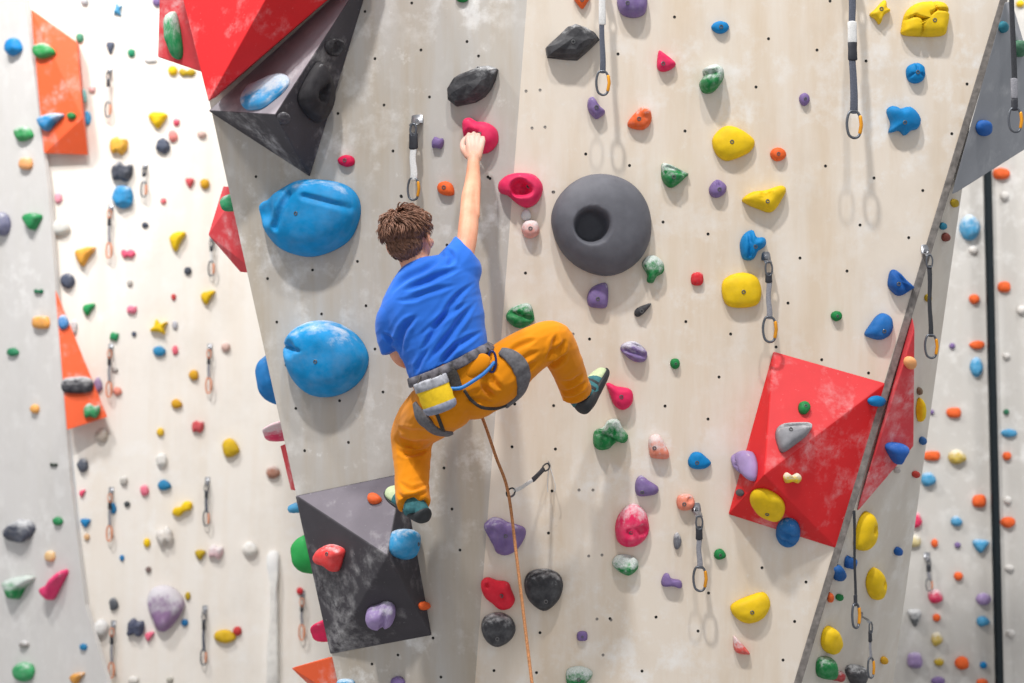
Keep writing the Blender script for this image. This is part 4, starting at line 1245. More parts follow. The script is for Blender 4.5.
for (u, vt, vb, wt, lab) in [
 (108.5, 72, 117, M_WEBW, 'faint topmost quickdraw on the white wall beside the tall orange volume'),
 (144, 168, 197, M_WEBW, 'short whitish quickdraw beside the round blue hold on the white wall'),
 (109.6, 210, 258, M_WEBG, 'first copper gated quickdraw below the round blue hold on the white wall'),
 (109.6, 350, 397, M_WEBG, 'second quickdraw down the white wall, beside the slim orange volume'),
 (110, 494, 541, M_WEBG, 'third quickdraw down the white wall, with a blue hold on it'),
 (112, 628, 678, M_WEBG, 'lowest quickdraw by the corner of the pale grey wall'),
 (209, 350, 393, M_WEBG, 'quickdraw on the white wall nearest the lower blue boulder hold'),
 (206.5, 484, 526, M_WEBD, 'fourth quickdraw beside the large yellow bean hold on the white wall'),
 (204, 613, 665, M_WEBD, 'dark strapped quickdraw beside the yellow leaf hold low on the white wall'),
 (302, 598, 640, M_WEBG, 'quickdraw under a tiny red hold beside the black pyramid volume'),
 (211.5, 240, 276, M_WEBW, 'pale quickdraw beside the pink red volume at the grey panel edge'),
]:
    QD(u, vt, vb, 3.2, 15, lab, [(.0, .3, M_KEEP)], webs=wt, gate=M_GATEP, car=M_GATEP if wt is M_WEBG else M_CARAB, group=GW, off=.04, cw=.36)
QD(928.5, 560, 591, 4, 12, 'faint grey quickdraw on the far grey wall above a chalky pink hold', [(.0, .4, M_KEEP)], webs=M_WEBG, gate=M_GATEP, off=.04, group='quickdraws on the far wall')

# ================================================================== rope and the draw it runs through
def W(u, v, off):
    """A point in front of the climbing wall at (u, v), off metres nearer the camera than the wall there."""
    return at_depth(u, v, 5.70 - off)


M_ROPE = simple('orange_rope', (200, 138, 90), 0.75, var=0.3, scale=160, bump=0.4)
clip = W(508, 492, .20)
floor_pt = V((.28, 4.3, .012))
rp = [tuple(W(470, 388, .30)), tuple(W(476, 404, .25)), tuple(W(484, 422, .23)), tuple(W(496, 457, .215)), tuple(clip), tuple(W(517, 560, .30)), tuple(W(532, 683, .50)), tuple(W(548, 800, .78)), tuple(floor_pt + V((-.02, .1, .12))), tuple(floor_pt), (.5, 4.0, .012), (.9, 4.05, .012)]
bm = bmesh.new()
tube(bm, spline(rp, 10), .0062, n=10)
tag(link_mesh('climbing_rope', bm, M_ROPE), 'orange climbing rope running from the climber\'s harness down through a clipped quickdraw', 'rope')
hl, hn = hit(548.5, 464)
p0 = hl + hn * .035
side_draw = quickdraw(p0, clip + V((-.004, -.004, -.012)), hn, .017, .055, 'quickdraw pulled sideways by the orange rope it is clipped to', [(.0, .38, M_KEEP)], webs=M_WEBW, off=.035, sag=.012, car=M_WEBB, gate=M_CARAB)
for dx in (-.004, .016):
    bm = bmesh.new()
    q = spline([(dx * .3, -.004, -.01), (dx, -.008, -.045), (dx * 1.6, -.006, -.085), (dx * 1.3, -.004, -.108)], 5)
    tube(bm, [V(x) for x in q], .0016, n=6)
    link_mesh('cord', bm, M_WEBW, side_draw)
# ================================================================== the climber
def remeshed(name, bm, mat, voxel, it, parent=None, fac=0.5):
    o = link_mesh(name, bm, mat)
    m = o.modifiers.new('r', 'REMESH'); m.mode = 'VOXEL'; m.voxel_size = voxel
    if it:
        s = o.modifiers.new('s', 'SMOOTH'); s.factor = fac; s.iterations = it
    dg = bpy.context.evaluated_depsgraph_get()
    me = bpy.data.meshes.new_from_object(o.evaluated_get(dg))
    o.modifiers.clear()
    old = o.data; o.data = me
    bpy.data.meshes.remove(old)
    me.name = name
    me.materials.clear(); me.materials.append(mat)
    for p in me.polygons:
        p.use_smooth = True
    if parent is not None:
        o.parent = parent
    return o


def ell(bm, c, axes, radii, seg=20, rng=12):
    r = bmesh.ops.create_uvsphere(bm, u_segments=seg, v_segments=rng, radius=1)
    M = Matrix((axes[0] * radii[0], axes[1] * radii[1], axes[2] * radii[2])).transposed()
    for v in r['verts']:
        v.co = M @ v.co + c


def limb(bm, keys, k=8, n=18, cap=True):
    """keys: (u, v, off, radius)"""
    d = spline([(*W(a, b, o), r) for a, b, o, r in keys], k)
    tube(bm, [V(q[:3]) for q in d], [q[3] for q in d], n=n, cap=cap)


def loft(bm, secs, n=28, k=4):
    """secs: (uL, vL, uR, vR, off, depth): closed ellipse between two silhouette points."""
    rows = []
    for (a, b, c, d, off, dep) in secs:
        rows.append((*W(a, b, off), *W(c, d, off), dep))
    rows = spline(rows, k)
    rings = []
    for q in rows:
        l, r_, dep = V(q[:3]), V(q[3:6]), q[6]
        c = (l + r_) / 2; hx = (r_ - l) / 2
        rings.append([bm.verts.new(c + hx * (abs(math.cos(t)) ** .85 * (1 if math.cos(t) >= 0 else -1)) + V((0, -1, 0)) * (dep * math.sin(t))) for t in [2 * math.pi * i / n for i in range(n)]])
    for i in range(len(rings) - 1):
        for j in range(n):
            bm.faces.new((rings[i][j], rings[i][(j + 1) % n], rings[i + 1][(j + 1) % n], rings[i + 1][j]))
    bm.faces.new(rings[0]); bm.faces.new(rings[-1])


def skin_mat():
    n = NT('skin')
    vec = n.coords('Object')
    a = lin((228, 168, 138)); b = lin((216, 148, 118))
    skin = n.mix(n.ramp(n.noise(vec, 16, 4), .35, .7), a, b)
    sep = n.node('ShaderNodeSeparateXYZ'); n.link(vec, sep.inputs[0])
    hz = (W(474, 150, .17) - W(455, 380, .44)).z
    reachm = n.ramp(n.math('ADD', sep.outputs['Z'], n.math('MULTIPLY', n.noise(vec, 30, 4), .05)), hz - .03, hz + .06)
    n.color(n.mix(n.math('MULTIPLY', reachm, .38), skin, (.85, .82, .80, 1)))
    n.rough(.5, 0, .35)
    n.b.inputs['Subsurface Weight'].default_value = 0.12
    n.b.inputs['Subsurface Radius'].default_value = (.012, .005, .003)
    n.bump(n.noise(vec, 300, 3), .08, .002)
    return n.m


def cloth(name, rgb, var=.1):
    n = NT(name)
    vec = n.coords('Object')
    c = lin(rgb)
    n.color(n.mix(n.ramp(n.noise(vec, 9, 5), .3, .7), tuple(x * (1 - var) for x in c[:3]) + (1,), c))
    n.rough(.85, 0, .15)
    n.b.inputs['Sheen Weight'].default_value = .12
    n.bump(n.noise(vec, 900, 2), .12, .001)
    return n.m


M_SKIN = skin_mat()
M_SHIRT = cloth('blue_jersey', (46, 112, 216), .1)
M_PANTS = cloth('mustard_canvas', (224, 138, 12), .14)
M_HAIR = simple('brown_hair', (146, 104, 84), 0.55, var=.3, scale=60, spec=.4)

body = bmesh.new()
# --- head: faces the wall, turned a little towards the reaching arm
hc = W(408.5, 236, .46)
fwd = V((0.42, 0.88, 0.10)).normalized()
upd = V((-.17, -.05, 1)).normalized()
upd = (upd - fwd * upd.dot(fwd)).normalized()
rgt = fwd.cross(upd).normalized()
if rgt.x < 0:
    rgt = -rgt
hx = lambda r, f, u_: hc + rgt * r + fwd * f + upd * u_
AX = (rgt, fwd, upd)
ell(body, hx(0, -.008, .008), AX, (.069, .089, .084))
ell(body, hx(0, .035, -.035), AX, (.060, .060, .078))
ell(body, hx(0, .062, -.088), AX, (.034, .030, .028))
ell(body, hx(0, .095, -.03), AX, (.012, .020, .024))
ell(body, hx(0, .103, -.044), AX, (.016, .014, .010))
ell(body, hx(0, .088, -.070), AX, (.024, .010, .006))
ell(body, hx(0, .086, -.079), AX, (.021, .010, .006))
ell(body, hx(0, .082, .004), AX, (.05, .014, .009))
for s in (-1, 1):
    ell(body, hx(.042 * s, .066, -.032), AX, (.022, .022, .02))
    ec = hx(.076 * s, .004, -.026)
    er = [ec + fwd * (.017 * math.cos(t) - .004 * math.sin(t)) + upd * (.031 * math.sin(t)) + rgt * (s * (.006 - .008 * math.cos(t))) for t in [2 * math.pi * k / 16 for k in range(16)]]
    closed_tube(body, er, .0055, 8)
    ell(body, ec + fwd * .004, AX, (.006, .013, .024))
limb(body, [(409, 246, .45, .052), (413, 257, .46, .054), (420, 273, .46, .062)])
# --- trunk (under the clothes)
limb(body, [(420, 274, .45, .07), (430, 300, .455, .10), (444, 345, .45, .10), (456, 388, .44, .10)])
limb(body, [(395, 312, .46, .055), (425, 285, .455, .07), (462, 266, .46, .055)])


def hand(wr, kn, across, into, curl, thumb_side, thumb_pts, bm):
    """wr wrist, kn middle of the knuckle row, across towards the little finger, into the palm's facing."""
    along = (kn - wr).normalized()
    across = (across - along * across.dot(along)).normalized()
    lens = (.040, .046, .043, .034)
    for i in range(4):
        s = -.029 + .0193 * i
        k = kn + across * s + along * (-.003, .003, .001, -.007)[i]
        tube(bm, [wr + across * s * .45, (wr + across * s * .45).lerp(k, .55) - into * .002, k], [.0165, .0145, .0118], n=10)
        a = k; d = along; L = lens[i]; pts = [a]
        for j, ang in enumerate(curl):
            ca, sa = math.cos(math.radians(ang + i * 2)), math.sin(math.radians(ang + i * 2))
            a = a + (along * ca + into * sa) * (L * (1, .72, .55)[j])
            pts.append(a)
        q = spline([tuple(p) for p in pts], 4)
        tube(bm, [V(x) for x in q], [.0098 - .0028 * t / (len(q) - 1) for t in range(len(q))], n=10)
    q = spline([tuple(p) for p in thumb_pts], 5)
    tube(bm, [V(x) for x in q], [.0145 - .0055 * t / (len(q) - 1) for t in range(len(q))], n=10)


# --- reaching arm and its hand on the pink jug
limb(body, [(458, 272, .44, .044), (466, 244, .40, .0385), (468.5, 224, .355, .0385), (469.5, 206, .315, .034), (472, 190, .27, .0345), (473, 178, .235, .030), (473.5, 163, .20, .0245), (474, 158, .19, .0245)])
limb(body, [(463.5, 214, .33, .014), (466, 197, .295, .0185), (469, 180, .25, .014), (471, 168, .215, .010)])
limb(body, [(476, 216, .345, .015), (476, 196, .305, .017), (476, 178, .25, .013)])
wr, kn = W(474, 158, .185), W(475.5, 138, .150)
hand(wr, kn, V((1, 0, -.32)), V((0, 1, .05)), (55, 100, 150), -1, [W(468, 156, .18), W(463, 149, .155), W(463, 142, .13), W(467, 137, .115)], body)
# --- other arm, bent in front of the chest and out of sight
limb(body, [(393, 316, .45, .05), (396, 335, .41, .042), (401, 354, .35, .04), (412, 360, .28, .036), (424, 358, .20, .026), (428, 356, .175, .026)])
hand(W(428, 356, .17), W(448, 350, .105), V((.2, 0, -1)), V((.1, 1, 0)), (20, 60, 95), 1, [W(431, 350, .16), W(438, 341, .13), W(445, 338, .10)], body)
# --- legs
limb(body, [(478, 389, .44, .075), (513, 362, .44, .078), (549, 340, .405, .055), (563, 358, .34, .048), (571, 376, .265, .045), (576, 393, .21, .036), (578, 399, .195, .034)])
limb(body, [(440, 402, .44, .085), (425, 418, .30, .08), (411, 433, .15, .062), (411, 462, .20, .056), (412, 488, .255, .046), (415, 502, .30, .037), (416, 508, .315, .036)])
limb(body, [(579, 401, .19, .028), (588, 391, .145, .022), (594, 381, .12, .013)])
limb(body, [(416, 509, .322, .024), (410, 507, .265, .016), (404, 502, .21, .010)])
person = remeshed('person', body, M_SKIN, .0034, 5)
pl = V(person.data.vertices[0].co)
PC = W(455, 380, .44)
person.data.transform(Matrix.Translation(-PC)); person.location = PC
tag(person, 'climber in blue t-shirt and mustard trousers reaching up to a pink jug', 'person')


def wear(o, parent=None):
    """Hang a world-space mesh on the climber."""
    parent = parent or person
    o.data.transform(Matrix.Translation(-PC))
    o.parent = parent
    return o


def crease(o, folds, waves, gain=1.3):
    """Press folds into cloth: each fold a line of (u, v) seen from behind, with depth and width; waves add drape."""
    me = o.data
    nr = [v.normal.copy() for v in me.vertices]
    lines = []
    for line, depth, width in folds:
        q = spline(line, 5)
        L = [0.0]
        for a, b in zip(q, q[1:]):
            L.append(L[-1] + math.dist(a, b))
        lines.append((q, L, depth, width, min(a for a, b in q) - 12, max(a for a, b in q) + 12, min(b for a, b in q) - 12, max(b for a, b in q) + 12))
    for v, n in zip(me.vertices, nr):
        p = v.co
        disp = 0.0
        for (dirv, acr, fr, am) in waves:
            x = p.dot(dirv) * fr * .2; y = p.dot(acr) * fr
            disp += am * (1 - abs(noise.noise(V((x, y, p.y * fr * .3)))) * 2.4)
        if n.y < 0.25:
            fade = min(1, max(0, .25 - n.y) * 2)
            u, w_ = proj(p)
            for q, L, dep, wd, x0, x1, y0, y1 in lines:
                if u < x0 or u > x1 or w_ < y0 or w_ > y1:
                    continue
                bd, bs = 1e9, 0
                for k in range(len(q) - 1):
                    a, b = q[k], q[k + 1]
                    dx, dy = b[0] - a[0], b[1] - a[1]
                    l2 = dx * dx + dy * dy + 1e-9
                    t = max(0, min(1, ((u - a[0]) * dx + (w_ - a[1]) * dy) / l2))
                    d = math.hypot(u - a[0] - t * dx, w_ - a[1] - t * dy)
                    if d < bd:
                        bd, bs = d, (L[k] + t * (L[k + 1] - L[k])) / L[-1]
                e = smooth01(min(bs, 1 - bs) / .35)
                d = bd / (wd * (.45 + .55 * e))
                if d < 3:
                    disp += fade * e * dep * gain * (-math.exp(-d * d) + .45 * math.exp(-((d - 1.6) ** 2) * 1.6))
        v.co = p + n * disp
    me.update()


# --- t-shirt
bm = bmesh.new()
loft(bm, [(404, 266, 430, 257, .455, .058), (394, 280, 444, 256, .455, .088), (383, 301, 466, 256, .455, .112), (380, 318, 477, 270, .455, .125),
          (388, 336, 479, 288, .455, .128), (399, 354, 483, 308, .455, .125), (406, 368, 485, 328, .452, .125), (411, 381, 488, 347, .45, .128)], k=4)
loft(bm, [(432, 264, 468, 304, .45, .095), (441, 253, 476, 287, .45, .092), (450, 244, 481, 272, .44, .086), (455.5, 237, 479.5, 262, .425, .078)], k=4)
loft(bm, [(388, 298, 412, 318, .455, .085), (378, 314, 405, 328, .45, .08), (376, 332, 402, 340, .43, .07), (382, 355, 399, 350, .40, .055)], k=4)
shirt = remeshed('t_shirt', bm, M_SHIRT, .0050, 6)
D = lambda a, b: V((a, 0, b)).normalized()
crease(shirt, [
 ([(449, 252), (428, 268), (404, 280), (388, 298)], .008, 3.2), ([(464, 268), (444, 274), (424, 283), (400, 292)], .009, 3.4),
 ([(478, 280), (458, 296), (440, 322), (416, 360)], .011, 3.2), ([(478, 300), (462, 318), (446, 340), (424, 366)], .011, 3.4),
 ([(484, 330), (470, 338), (450, 352), (436, 368)], .009, 3.0), ([(420, 314), (406, 326), (400, 342), (403, 356)], .013, 3.6),
 ([(392, 300), (408, 300), (430, 292), (460, 284)], .006, 3.0), ([(446, 248), (452, 258), (446, 268)], .007, 3.0),
 ([(470, 300), (452, 312), (432, 326), (416, 338)], .007, 3.0), ([(381, 332), (392, 340), (400, 340)], .006, 2.6),
 ([(430, 345), (420, 362), (416, 376)], .008, 2.6), ([(462, 336), (446, 358), (440, 370)], .007, 2.6)],
 [(D(.62, .78), D(-.78, .62), 17, .0028), (D(.9, .4), D(-.4, .9), 34, .0011)])
wear(shirt)
# --- trousers
bm = bmesh.new()
pr = V((.875, 0, .485)); pu = V((-.485, 0, .875))
ell(bm, W(455, 390, .44), (pr, V((0, 1, 0)), pu), (.158, .132, .112), 28, 18)
loft(bm, [(411, 380, 488, 347, .45, .120), (415, 392, 494, 356, .445, .130), (424, 412, 500, 380, .44, .13)], k=4)
ell(bm, W(474, 391, .44), (V((1, 0, 0)), V((0, 1, 0)), V((0, 0, 1))), (.104, .112, .104))
limb(bm, [(474, 391, .44, .100), (496, 378, .44, .104), (516, 360, .435, .094), (536, 347, .425, .084), (552, 341, .405, .076), (562, 356, .35, .068), (569, 371, .285, .062), (574, 385, .235, .0605), (576.5, 393, .205, .060)], cap=False)
ell(bm, W(446, 402, .44), (V((1, 0, 0)), V((0, 1, 0)), V((0, 0, 1))), (.108, .114, .108))
limb(bm, [(446, 402, .44, .106), (432, 412, .36, .105), (417, 426, .22, .090), (412, 441, .175, .082), (412, 462, .20, .070), (412, 485, .255, .064), (413, 499, .295, .065), (413.5, 505, .312, .063)], cap=False)
pants = remeshed('trousers', bm, M_PANTS, .0050, 6)
crease(pants, [
 ([(544, 361), (552, 354), (561, 347), (566, 338)], .012, 3.2), ([(546, 357), (553, 347), (557, 333)], .010, 3.0), ([(545, 364), (556, 362), (568, 352)], .009, 3.0),
 ([(559, 389), (570, 392), (590, 380)], .009, 2.6), ([(560, 396), (574, 398), (588, 389)], .006, 2.4), ([(560, 380), (572, 383), (584, 372)], .007, 2.8),
 ([(504, 356), (520, 346), (540, 338)], .006, 2.8), ([(512, 368), (528, 356), (542, 350)], .006, 2.8), ([(516, 380), (530, 366), (540, 360)], .006, 2.6),
 ([(398, 436), (412, 444), (432, 440)], .010, 3.2), ([(396, 448), (408, 454), (430, 448)], .008, 3.0), ([(396, 426), (412, 432), (430, 430)], .006, 3.0),
 ([(397, 490), (406, 499), (430, 491)], .009, 2.6), ([(398, 480), (412, 490), (429, 482)], .006, 2.6), ([(399, 500), (414, 504), (430, 499)], .007, 2.4),
 ([(480, 380), (488, 392), (498, 398)], .010, 3.2), ([(490, 372), (496, 384), (504, 390)], .008, 3.0), ([(462, 400), (480, 400), (496, 404)], .006, 3.0),
 ([(420, 404), (428, 416), (440, 424)], .007, 3.0)],
 [(D(.9, .3), D(-.3, .9), 18, .0022), (D(.5, .85), D(-.85, .5), 36, .0010)])
wear(pants)

# --- hair: a cap with short tousled locks
bm = bmesh.new()
ell(bm, hx(0, -.018, .018), AX, (.074, .086, .079), 28, 18)
ell(bm, hx(0, -.038, -.034), AX, (.063, .058, .058))
ell(bm, hx(0, .035, .058), AX, (.060, .060, .040))
hr = random.Random(5)
hc0 = hx(0, -.018, .010)
cap_tree = BVHTree.FromBMesh(bm)
for i in range(3400):
    z = hr.uniform(-.95, 1); a = hr.uniform(0, 2 * math.pi)
    d = V((math.cos(a) * math.sqrt(1 - z * z), math.sin(a) * math.sqrt(1 - z * z), z))
    if d.y > .45 and d.z < .35:
        continue
    if d.y > -.05 and d.z < -.30:
        continue
    dw = (rgt * d.x + fwd * d.y + upd * d.z).normalized()
    r = cap_tree.ray_cast(hc0 + dw * .4, -dw)
    if r[0] is None:
        continue
    p, nd = r[0], r[1]
    crown = hx(-.012, -.035, .11)
    flow = (p - crown); flow -= nd * flow.dot(nd)
    flow = flow.normalized() if flow.length > 1e-4 else rgt
    swirl = nd.cross(flow) * (1.5 * noise.noise(p * 24) + .35)
    flow = (flow + swirl + upd * (.5 * noise.noise(p * 34 + V((5, 5, 5))))).normalized()
    top_ = smooth01((d.z + .25) / .6)
    L = (.014 + .022 * top_) * hr.uniform(.7, 1.3)
    lift = (.08 + .27 * top_) * hr.uniform(.3, 1.6)
    q = [p - nd * .001, p + flow * L * .4 + nd * (L * lift * .8), p + flow * L * .8 + nd * (L * lift), p + flow * L * 1.15 + nd * (L * lift * .6)]
    tube(bm, q, [.0034, .0032, .0020, .0004], n=4, cap=False)
hair = link_mesh('hair', bm, M_HAIR)
wear(hair)
for s in (-1, 1):
    bm = bmesh.new()
    ell(bm, hx(.031 * s, .083, -.012), AX, (.012, .010, .010), 16, 10)
    e = link_mesh('eye', bm, simple('eye_white', (236, 232, 228), .2, var=.02)); wear(e)

# --- climbing shoes
M_RUB = simple('black_rubber', (50, 54, 58), .6, var=.2)
M_TEAL = simple('teal_suede', (62, 122, 130), .8, var=.2, scale=60)
M_MINT = simple('mint_toe', (206, 222, 178), .7, var=.1, scale=60)


def shoe(hl, toe, sn, side, ankle):
    """hl heel, toe, sn the way the sole faces, side across the foot."""
    ax = toe - hl
    up = -sn

    def sweep(bm, rows, n=22):
        rings = []
        for q in spline(rows, 4):
            t, wd, lo, hi, cs = q
            c = hl + ax * t + side * cs
            ring = []
            for k in range(n):
                a = 2 * math.pi * k / n
                y = math.sin(a)
                ring.append(bm.verts.new(c + side * (wd * (abs(math.cos(a)) ** .8) * (1 if math.cos(a) >= 0 else -1)) + up * (hi * y if y > 0 else lo * y)))
            rings.append(ring)
        for i in range(len(rings) - 1):
            for k in range(n):
                bm.faces.new((rings[i][k], rings[i][(k + 1) % n], rings[i + 1][(k + 1) % n], rings[i + 1][k]))
        bm.faces.new(rings[0]); bm.faces.new(rings[-1])

    bm = bmesh.new()
    sweep(bm, [(-.02, .012, .012, .022, 0), (.02, .030, .026, .036, 0), (.2, .039, .032, .054, 0), (.4, .042, .030, .062, 0), (.62, .044, .028, .046, 0), (.82, .042, .024, .034, 0), (.95, .030, .018, .022, 0), (1.0, .012, .008, .010, 0)])
    up_o = link_mesh('climbing_shoe', bm, M_TEAL); wear(up_o)
    bm = bmesh.new()
    sweep(bm, [(-.04, .012, .016, .026, 0), (.0, .034, .030, .032, 0), (.2, .0415, .036, .006, 0), (.4, .041, .034, -.012, 0), (.62, .048, .032, -.010, 0), (.82, .047, .029, -.004, 0), (.97, .033, .024, .004, 0), (1.04, .012, .014, .004, 0)])
    o = link_mesh('sole', bm, M_RUB); wear(o, up_o)
    bm = bmesh.new()
    sweep(bm, [(.60, .042, .004, .0475, 0), (.70, .0448, .005, .0435, 0), (.82, .0436, .006, .0370, 0), (.93, .034, .006, .028, 0), (1.0, .016, .006, .016, 0)])
    o = link_mesh('toe_patch', bm, M_MINT); wear(o, up_o)
    for t in (.36, .50):
        bm = bmesh.new()
        sweep(bm, [(t - .03, .0425, .01, .055, 0), (t, .0445, .01, .0575, 0), (t + .03, .0450, .01, .054, 0)])
        o = link_mesh('strap', bm, M_RUB); wear(o, up_o)
    bm = bmesh.new()
    c, an = ankle
    an = an.normalized()
    q = [c + an * .035, c + an * .012, c - an * .006, c - an * .024]
    tube(bm, q, [.034, .038, .039, .034], n=24, cap=False)
    o = link_mesh('collar', bm, M_TEAL); wear(o, up_o)


h_, t_ = W(582.5, 408, .215), W(604, 371, .085)
ax_ = (t_ - h_).normalized()
sn_ = V((.85, .30, -.20)); sn_ = (sn_ - ax_ * sn_.dot(ax_)).normalized()
shoe(h_, t_, sn_, ax_.cross(sn_).normalized(), (W(579, 398, .20), W(571, 376, .265) - W(577, 396, .20)))
h_, t_ = W(424, 516, .345), W(390, 490.5, .15)
ax_ = (t_ - h_).normalized()
sn_ = V((.05, .25, -1)); sn_ = (sn_ - ax_ * sn_.dot(ax_)).normalized()
shoe(h_, t_, sn_, ax_.cross(sn_).normalized(), (W(413.5, 508.5, .318), V((0.05, .35, 1))))

# ------------------------------------------------------------------ harness, worn over the clothes
TV, TF = [], []
for o in (shirt, pants):
    b = len(TV)
    TV.extend(v.co + PC for v in o.data.vertices)
    TF.extend([b + i for i in p.vertices] for p in o.data.polygons)
CB = BVHTree.FromPolygons(TV, TF)


def near(u, v):
    d = ray(u, v).normalized()
    r = CB.ray_cast(CAM, d)
    return r[0], r[1]


def far(u, v):
    d = ray(u, v).normalized()
    r = CB.ray_cast(CAM + d * 6.4, -d)
    return r[0], r[1]


def strap(name, path, width, mat, th=.006, closed=False, lift=.003, parent=None, k=10):
    """Webbing laid over the clothes along (u, v) points; a closed one runs on round the far side."""
    pts = []
    dense = spline(path, k)
    for (u, v) in dense:
        l, n = near(u, v)
        if l is not None:
            pts.append((l, n))
    if closed:
        for (u, v) in dense[::-1]:
            l, n = far(u, v)
            if l is not None:
                pts.append((l, n))
    # smooth the path and its normals
    P = [p for p, n in pts]; N = [n for p, n in pts]
    m = len(P)
    for _ in range(5):
        if closed:
            P = [(P[i - 1] + P[i] * 2 + P[(i + 1) % m]) / 4 for i in range(m)]
            N = [(N[i - 1] + N[i] * 2 + N[(i + 1) % m]).normalized() for i in range(m)]
        else:
            P = [P[0]] + [(P[i - 1] + P[i] * 2 + P[i + 1]) / 4 for i in range(1, m - 1)] + [P[-1]]
            N = [N[0]] + [(N[i - 1] + N[i] * 2 + N[i + 1]).normalized() for i in range(1, m - 1)] + [N[-1]]
    bm = bmesh.new(); rows = []
    for i in range(m):
        a = P[i - 1] if (closed or i) else P[0]
        b = P[(i + 1) % m] if (closed or i < m - 1) else P[-1]
        t = (b - a).normalized(); n = N[i]
        c = t.cross(n).normalized(); n = c.cross(t).normalized()
        w_ = width(i / (m - 1)) if callable(width) else width
        o_ = P[i] + n * lift
        rows.append([bm.verts.new(q) for q in (o_ - c * w_ / 2 - n * .012, o_ - c * w_ / 2 + n * th * .6, o_ - c * w_ * .4 + n * th, o_ + c * w_ * .4 + n * th, o_ + c * w_ / 2 + n * th * .6, o_ + c * w_ / 2 - n * .012)])
    rng = range(m) if closed else range(m - 1)
    for i in rng:
        j = (i + 1) % m
        for q in range(6):
            bm.faces.new((rows[i][q], rows[i][(q + 1) % 6], rows[j][(q + 1) % 6], rows[j][q]))
    if not closed:
        bm.faces.new(rows[0]); bm.faces.new(rows[-1])
    o = link_mesh(name, bm, mat)
    return wear(o, parent)


M_HAR = simple('charcoal_harness', (110, 109, 114), .75, var=.2, scale=90, bump=.2)
M_HARD = simple('dark_harness_webbing', (70, 66, 64), .8, var=.3, scale=150, bump=.3)
M_HBLUE = simple('blue_gear_loop', (40, 124, 206), .5)
M_PAT = simple('patterned_belt', (128, 124, 132), .8, var=.45, scale=34)
belt = strap('harness', [(410.5, 383), (424, 379), (444, 371), (464, 361), (480, 352.5), (489, 348)], .036, M_PAT, .010, True, lift=.010)
strap('side_panel', [(450, 369), (454, 378), (457, 388)], .040, M_HARD, .009, lift=.010, parent=belt)
strap('leg_loop', [(501, 352), (510, 356), (519, 365), (523, 378), (521, 391), (514, 401), (505, 406)], lambda t: .030 + .032 * math.sin(math.pi * t), M_HAR, .008, False, parent=belt)
strap('leg_loop', [(416, 403), (420, 414), (428, 424), (438, 431), (450, 433)], lambda t: .026 + .026 * math.sin(math.pi * t), M_HAR, .008, False, parent=belt)
strap('rear_strap', [(464, 390), (472, 401), (482, 407), (496, 408), (508, 404)], .011, M_HARD, .004, parent=belt)
strap('rear_strap', [(437, 414), (441, 424), (444, 432)], .013, M_HARD, .004, parent=belt)


def on_body(u, v, lift):
    l, n = near(u, v)
    return l + V((0, -1, 0)) * lift


bm = bmesh.new()
q = [on_body(452, 389, .022), on_body(462, 388, .028), on_body(474, 381, .030), on_body(485, 373, .026), on_body(494, 363, .016)]
q = spline([tuple(p) for p in q], 6)
tube(bm, [V(x) for x in q], [.0068] * len(q), n=10)
wear(link_mesh('gear_loop', bm, M_HBLUE), belt)
bm = bmesh.new()
c = on_body(475, 366, -.002)
ell(bm, c, (V((.84, 0, .54)), V((-.54, 0, .84)), V((0, 1, 0))), (.064, .038, .019))
pad = remeshed('lumbar_pad', bm, M_PANTS, .004, 4); wear(pad, belt)
bm = bmesh.new()
pts = [on_body(492, 362, .02) + V((.030 * math.cos(a) * .5, -.006 * math.sin(a), .038 * math.sin(a))) for a in [2 * math.pi * k / 20 for k in range(20)]]
closed_tube(bm, pts, .0045, 8)
wear(link_mesh('gear_carabiner', bm, simple('navy_anodised', (44, 60, 120), .35, .4)), belt)
bm = bmesh.new()
for (u, v) in ((486, 352), (455, 384)):
    bmesh.ops.create_cube(bm, size=1, matrix=Matrix.Translation(on_body(u, v, .016)) @ Matrix.Rotation(math.radians(-28), 4, 'Y') @ Matrix.Diagonal((.030, .012, .024, 1)))
    break
bmesh.ops.bevel(bm, geom=bm.edges[:], offset=.003, segments=2, affect='EDGES')
wear(link_mesh('buckle', bm, M_HARD, smooth=False), belt)

# ------------------------------------------------------------------ chalk bag hanging at the back of the belt
top = on_body(432, 383, .070); bot = on_body(442, 410, .072)
axis = (top - bot); Lb = axis.length; az = axis.normalized()
ay = (V((0, -1, 0)) - az * V((0, -1, 0)).dot(az)).normalized(); axx = ay.cross(az).normalized()


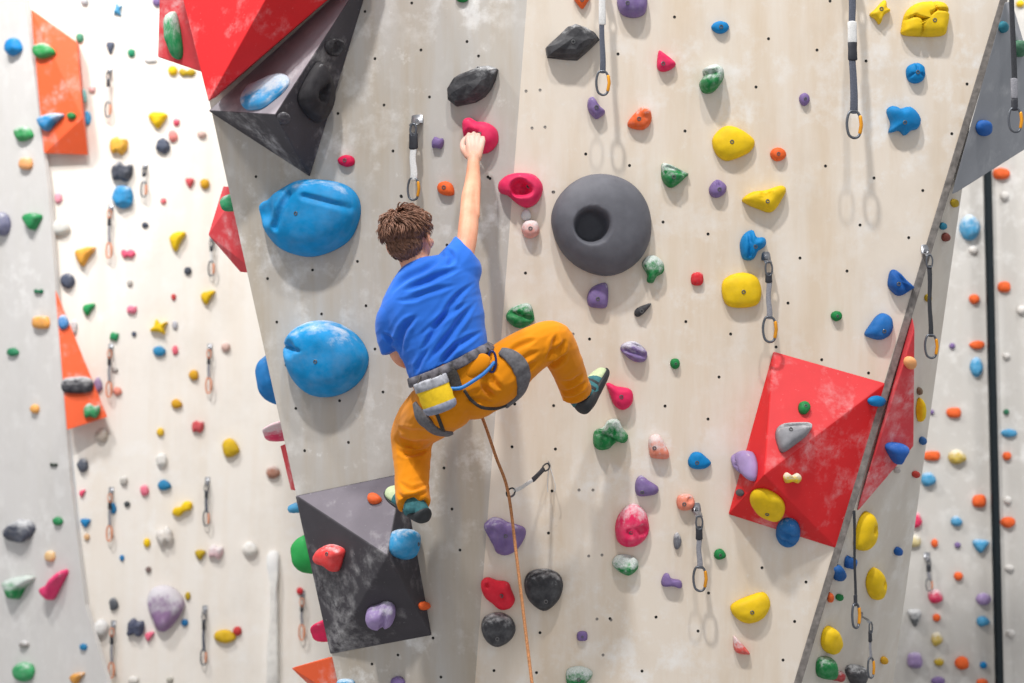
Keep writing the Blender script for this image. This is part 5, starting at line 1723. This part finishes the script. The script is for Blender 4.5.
def bag_ring(bm, rows, caps):
    rings = []
    for (t, r) in rows:
        ring = []
        for k in range(32):
            a = 2 * math.pi * k / 32
            rr = r * (1 + .035 * noise.noise(V((math.cos(a) * 1.6, math.sin(a) * 1.6, t * 5))))
            ring.append(bm.verts.new(bot + az * (Lb * t) + axx * (rr * math.cos(a)) + ay * (rr * .86 * math.sin(a))))
        rings.append(ring)
    for i in range(len(rings) - 1):
        for k in range(32):
            bm.faces.new((rings[i][k], rings[i][(k + 1) % 32], rings[i + 1][(k + 1) % 32], rings[i + 1][k]))
    if caps & 1:
        bm.faces.new(rings[0])
    if caps & 2:
        bm.faces.new(rings[-1])


bag = empty('chalk_bag', (top + bot) / 2)
tag(bag, 'yellow and grey chalk bag hanging from the back of the harness', 'chalk bag')


def bag_part(name, rows, mat, caps):
    bm = bmesh.new(); bag_ring(bm, rows, caps)
    o = link_mesh(name, bm, mat)
    o.data.transform(Matrix.Translation(-bag.location)); o.parent = bag
    return o


M_BAGY = simple('yellow_cordura', (246, 206, 28), .7, var=.12, scale=40, bump=.3)
M_BAGG = simple('grey_cordura', (150, 156, 176), .75, var=.22, scale=45, bump=.3)
bag_part('bag_body', [(.12, .0575), (.2, .0605), (.35, .0595), (.5, .061), (.65, .060), (.8, .0605), (.86, .058)], M_BAGY, 3)
bag_part('base', [(-.10, .030), (-.06, .050), (.0, .0585), (.10, .0615), (.20, .0622), (.22, .0608)], M_BAGG, 1)
bag_part('rim', [(.80, .0612), (.82, .0632), (.95, .0640), (1.08, .0635), (1.12, .0610), (1.10, .0560), (1.02, .0540)], simple('pale_grey_cordura', (196, 198, 208), .75, var=.3, scale=45, bump=.3), 0)
bag_part('fleece_lining', [(.90, .050), (1.0, .0555), (1.04, .053), (1.0, .03), (.96, .01)], simple('white_fleece', (226, 222, 214), .9, var=.15, scale=90, bump=.5), 3)
bm = bmesh.new()
tube(bm, [top + axx * .055 - ay * .01, top + axx * .03 - ay * .07 + az * .03, top - axx * .03 - ay * .07 + az * .03, top - axx * .055 - ay * .01], .0035, n=8)
o = link_mesh('hanging_cord', bm, M_HARD); o.data.transform(Matrix.Translation(-bag.location)); o.parent = bag
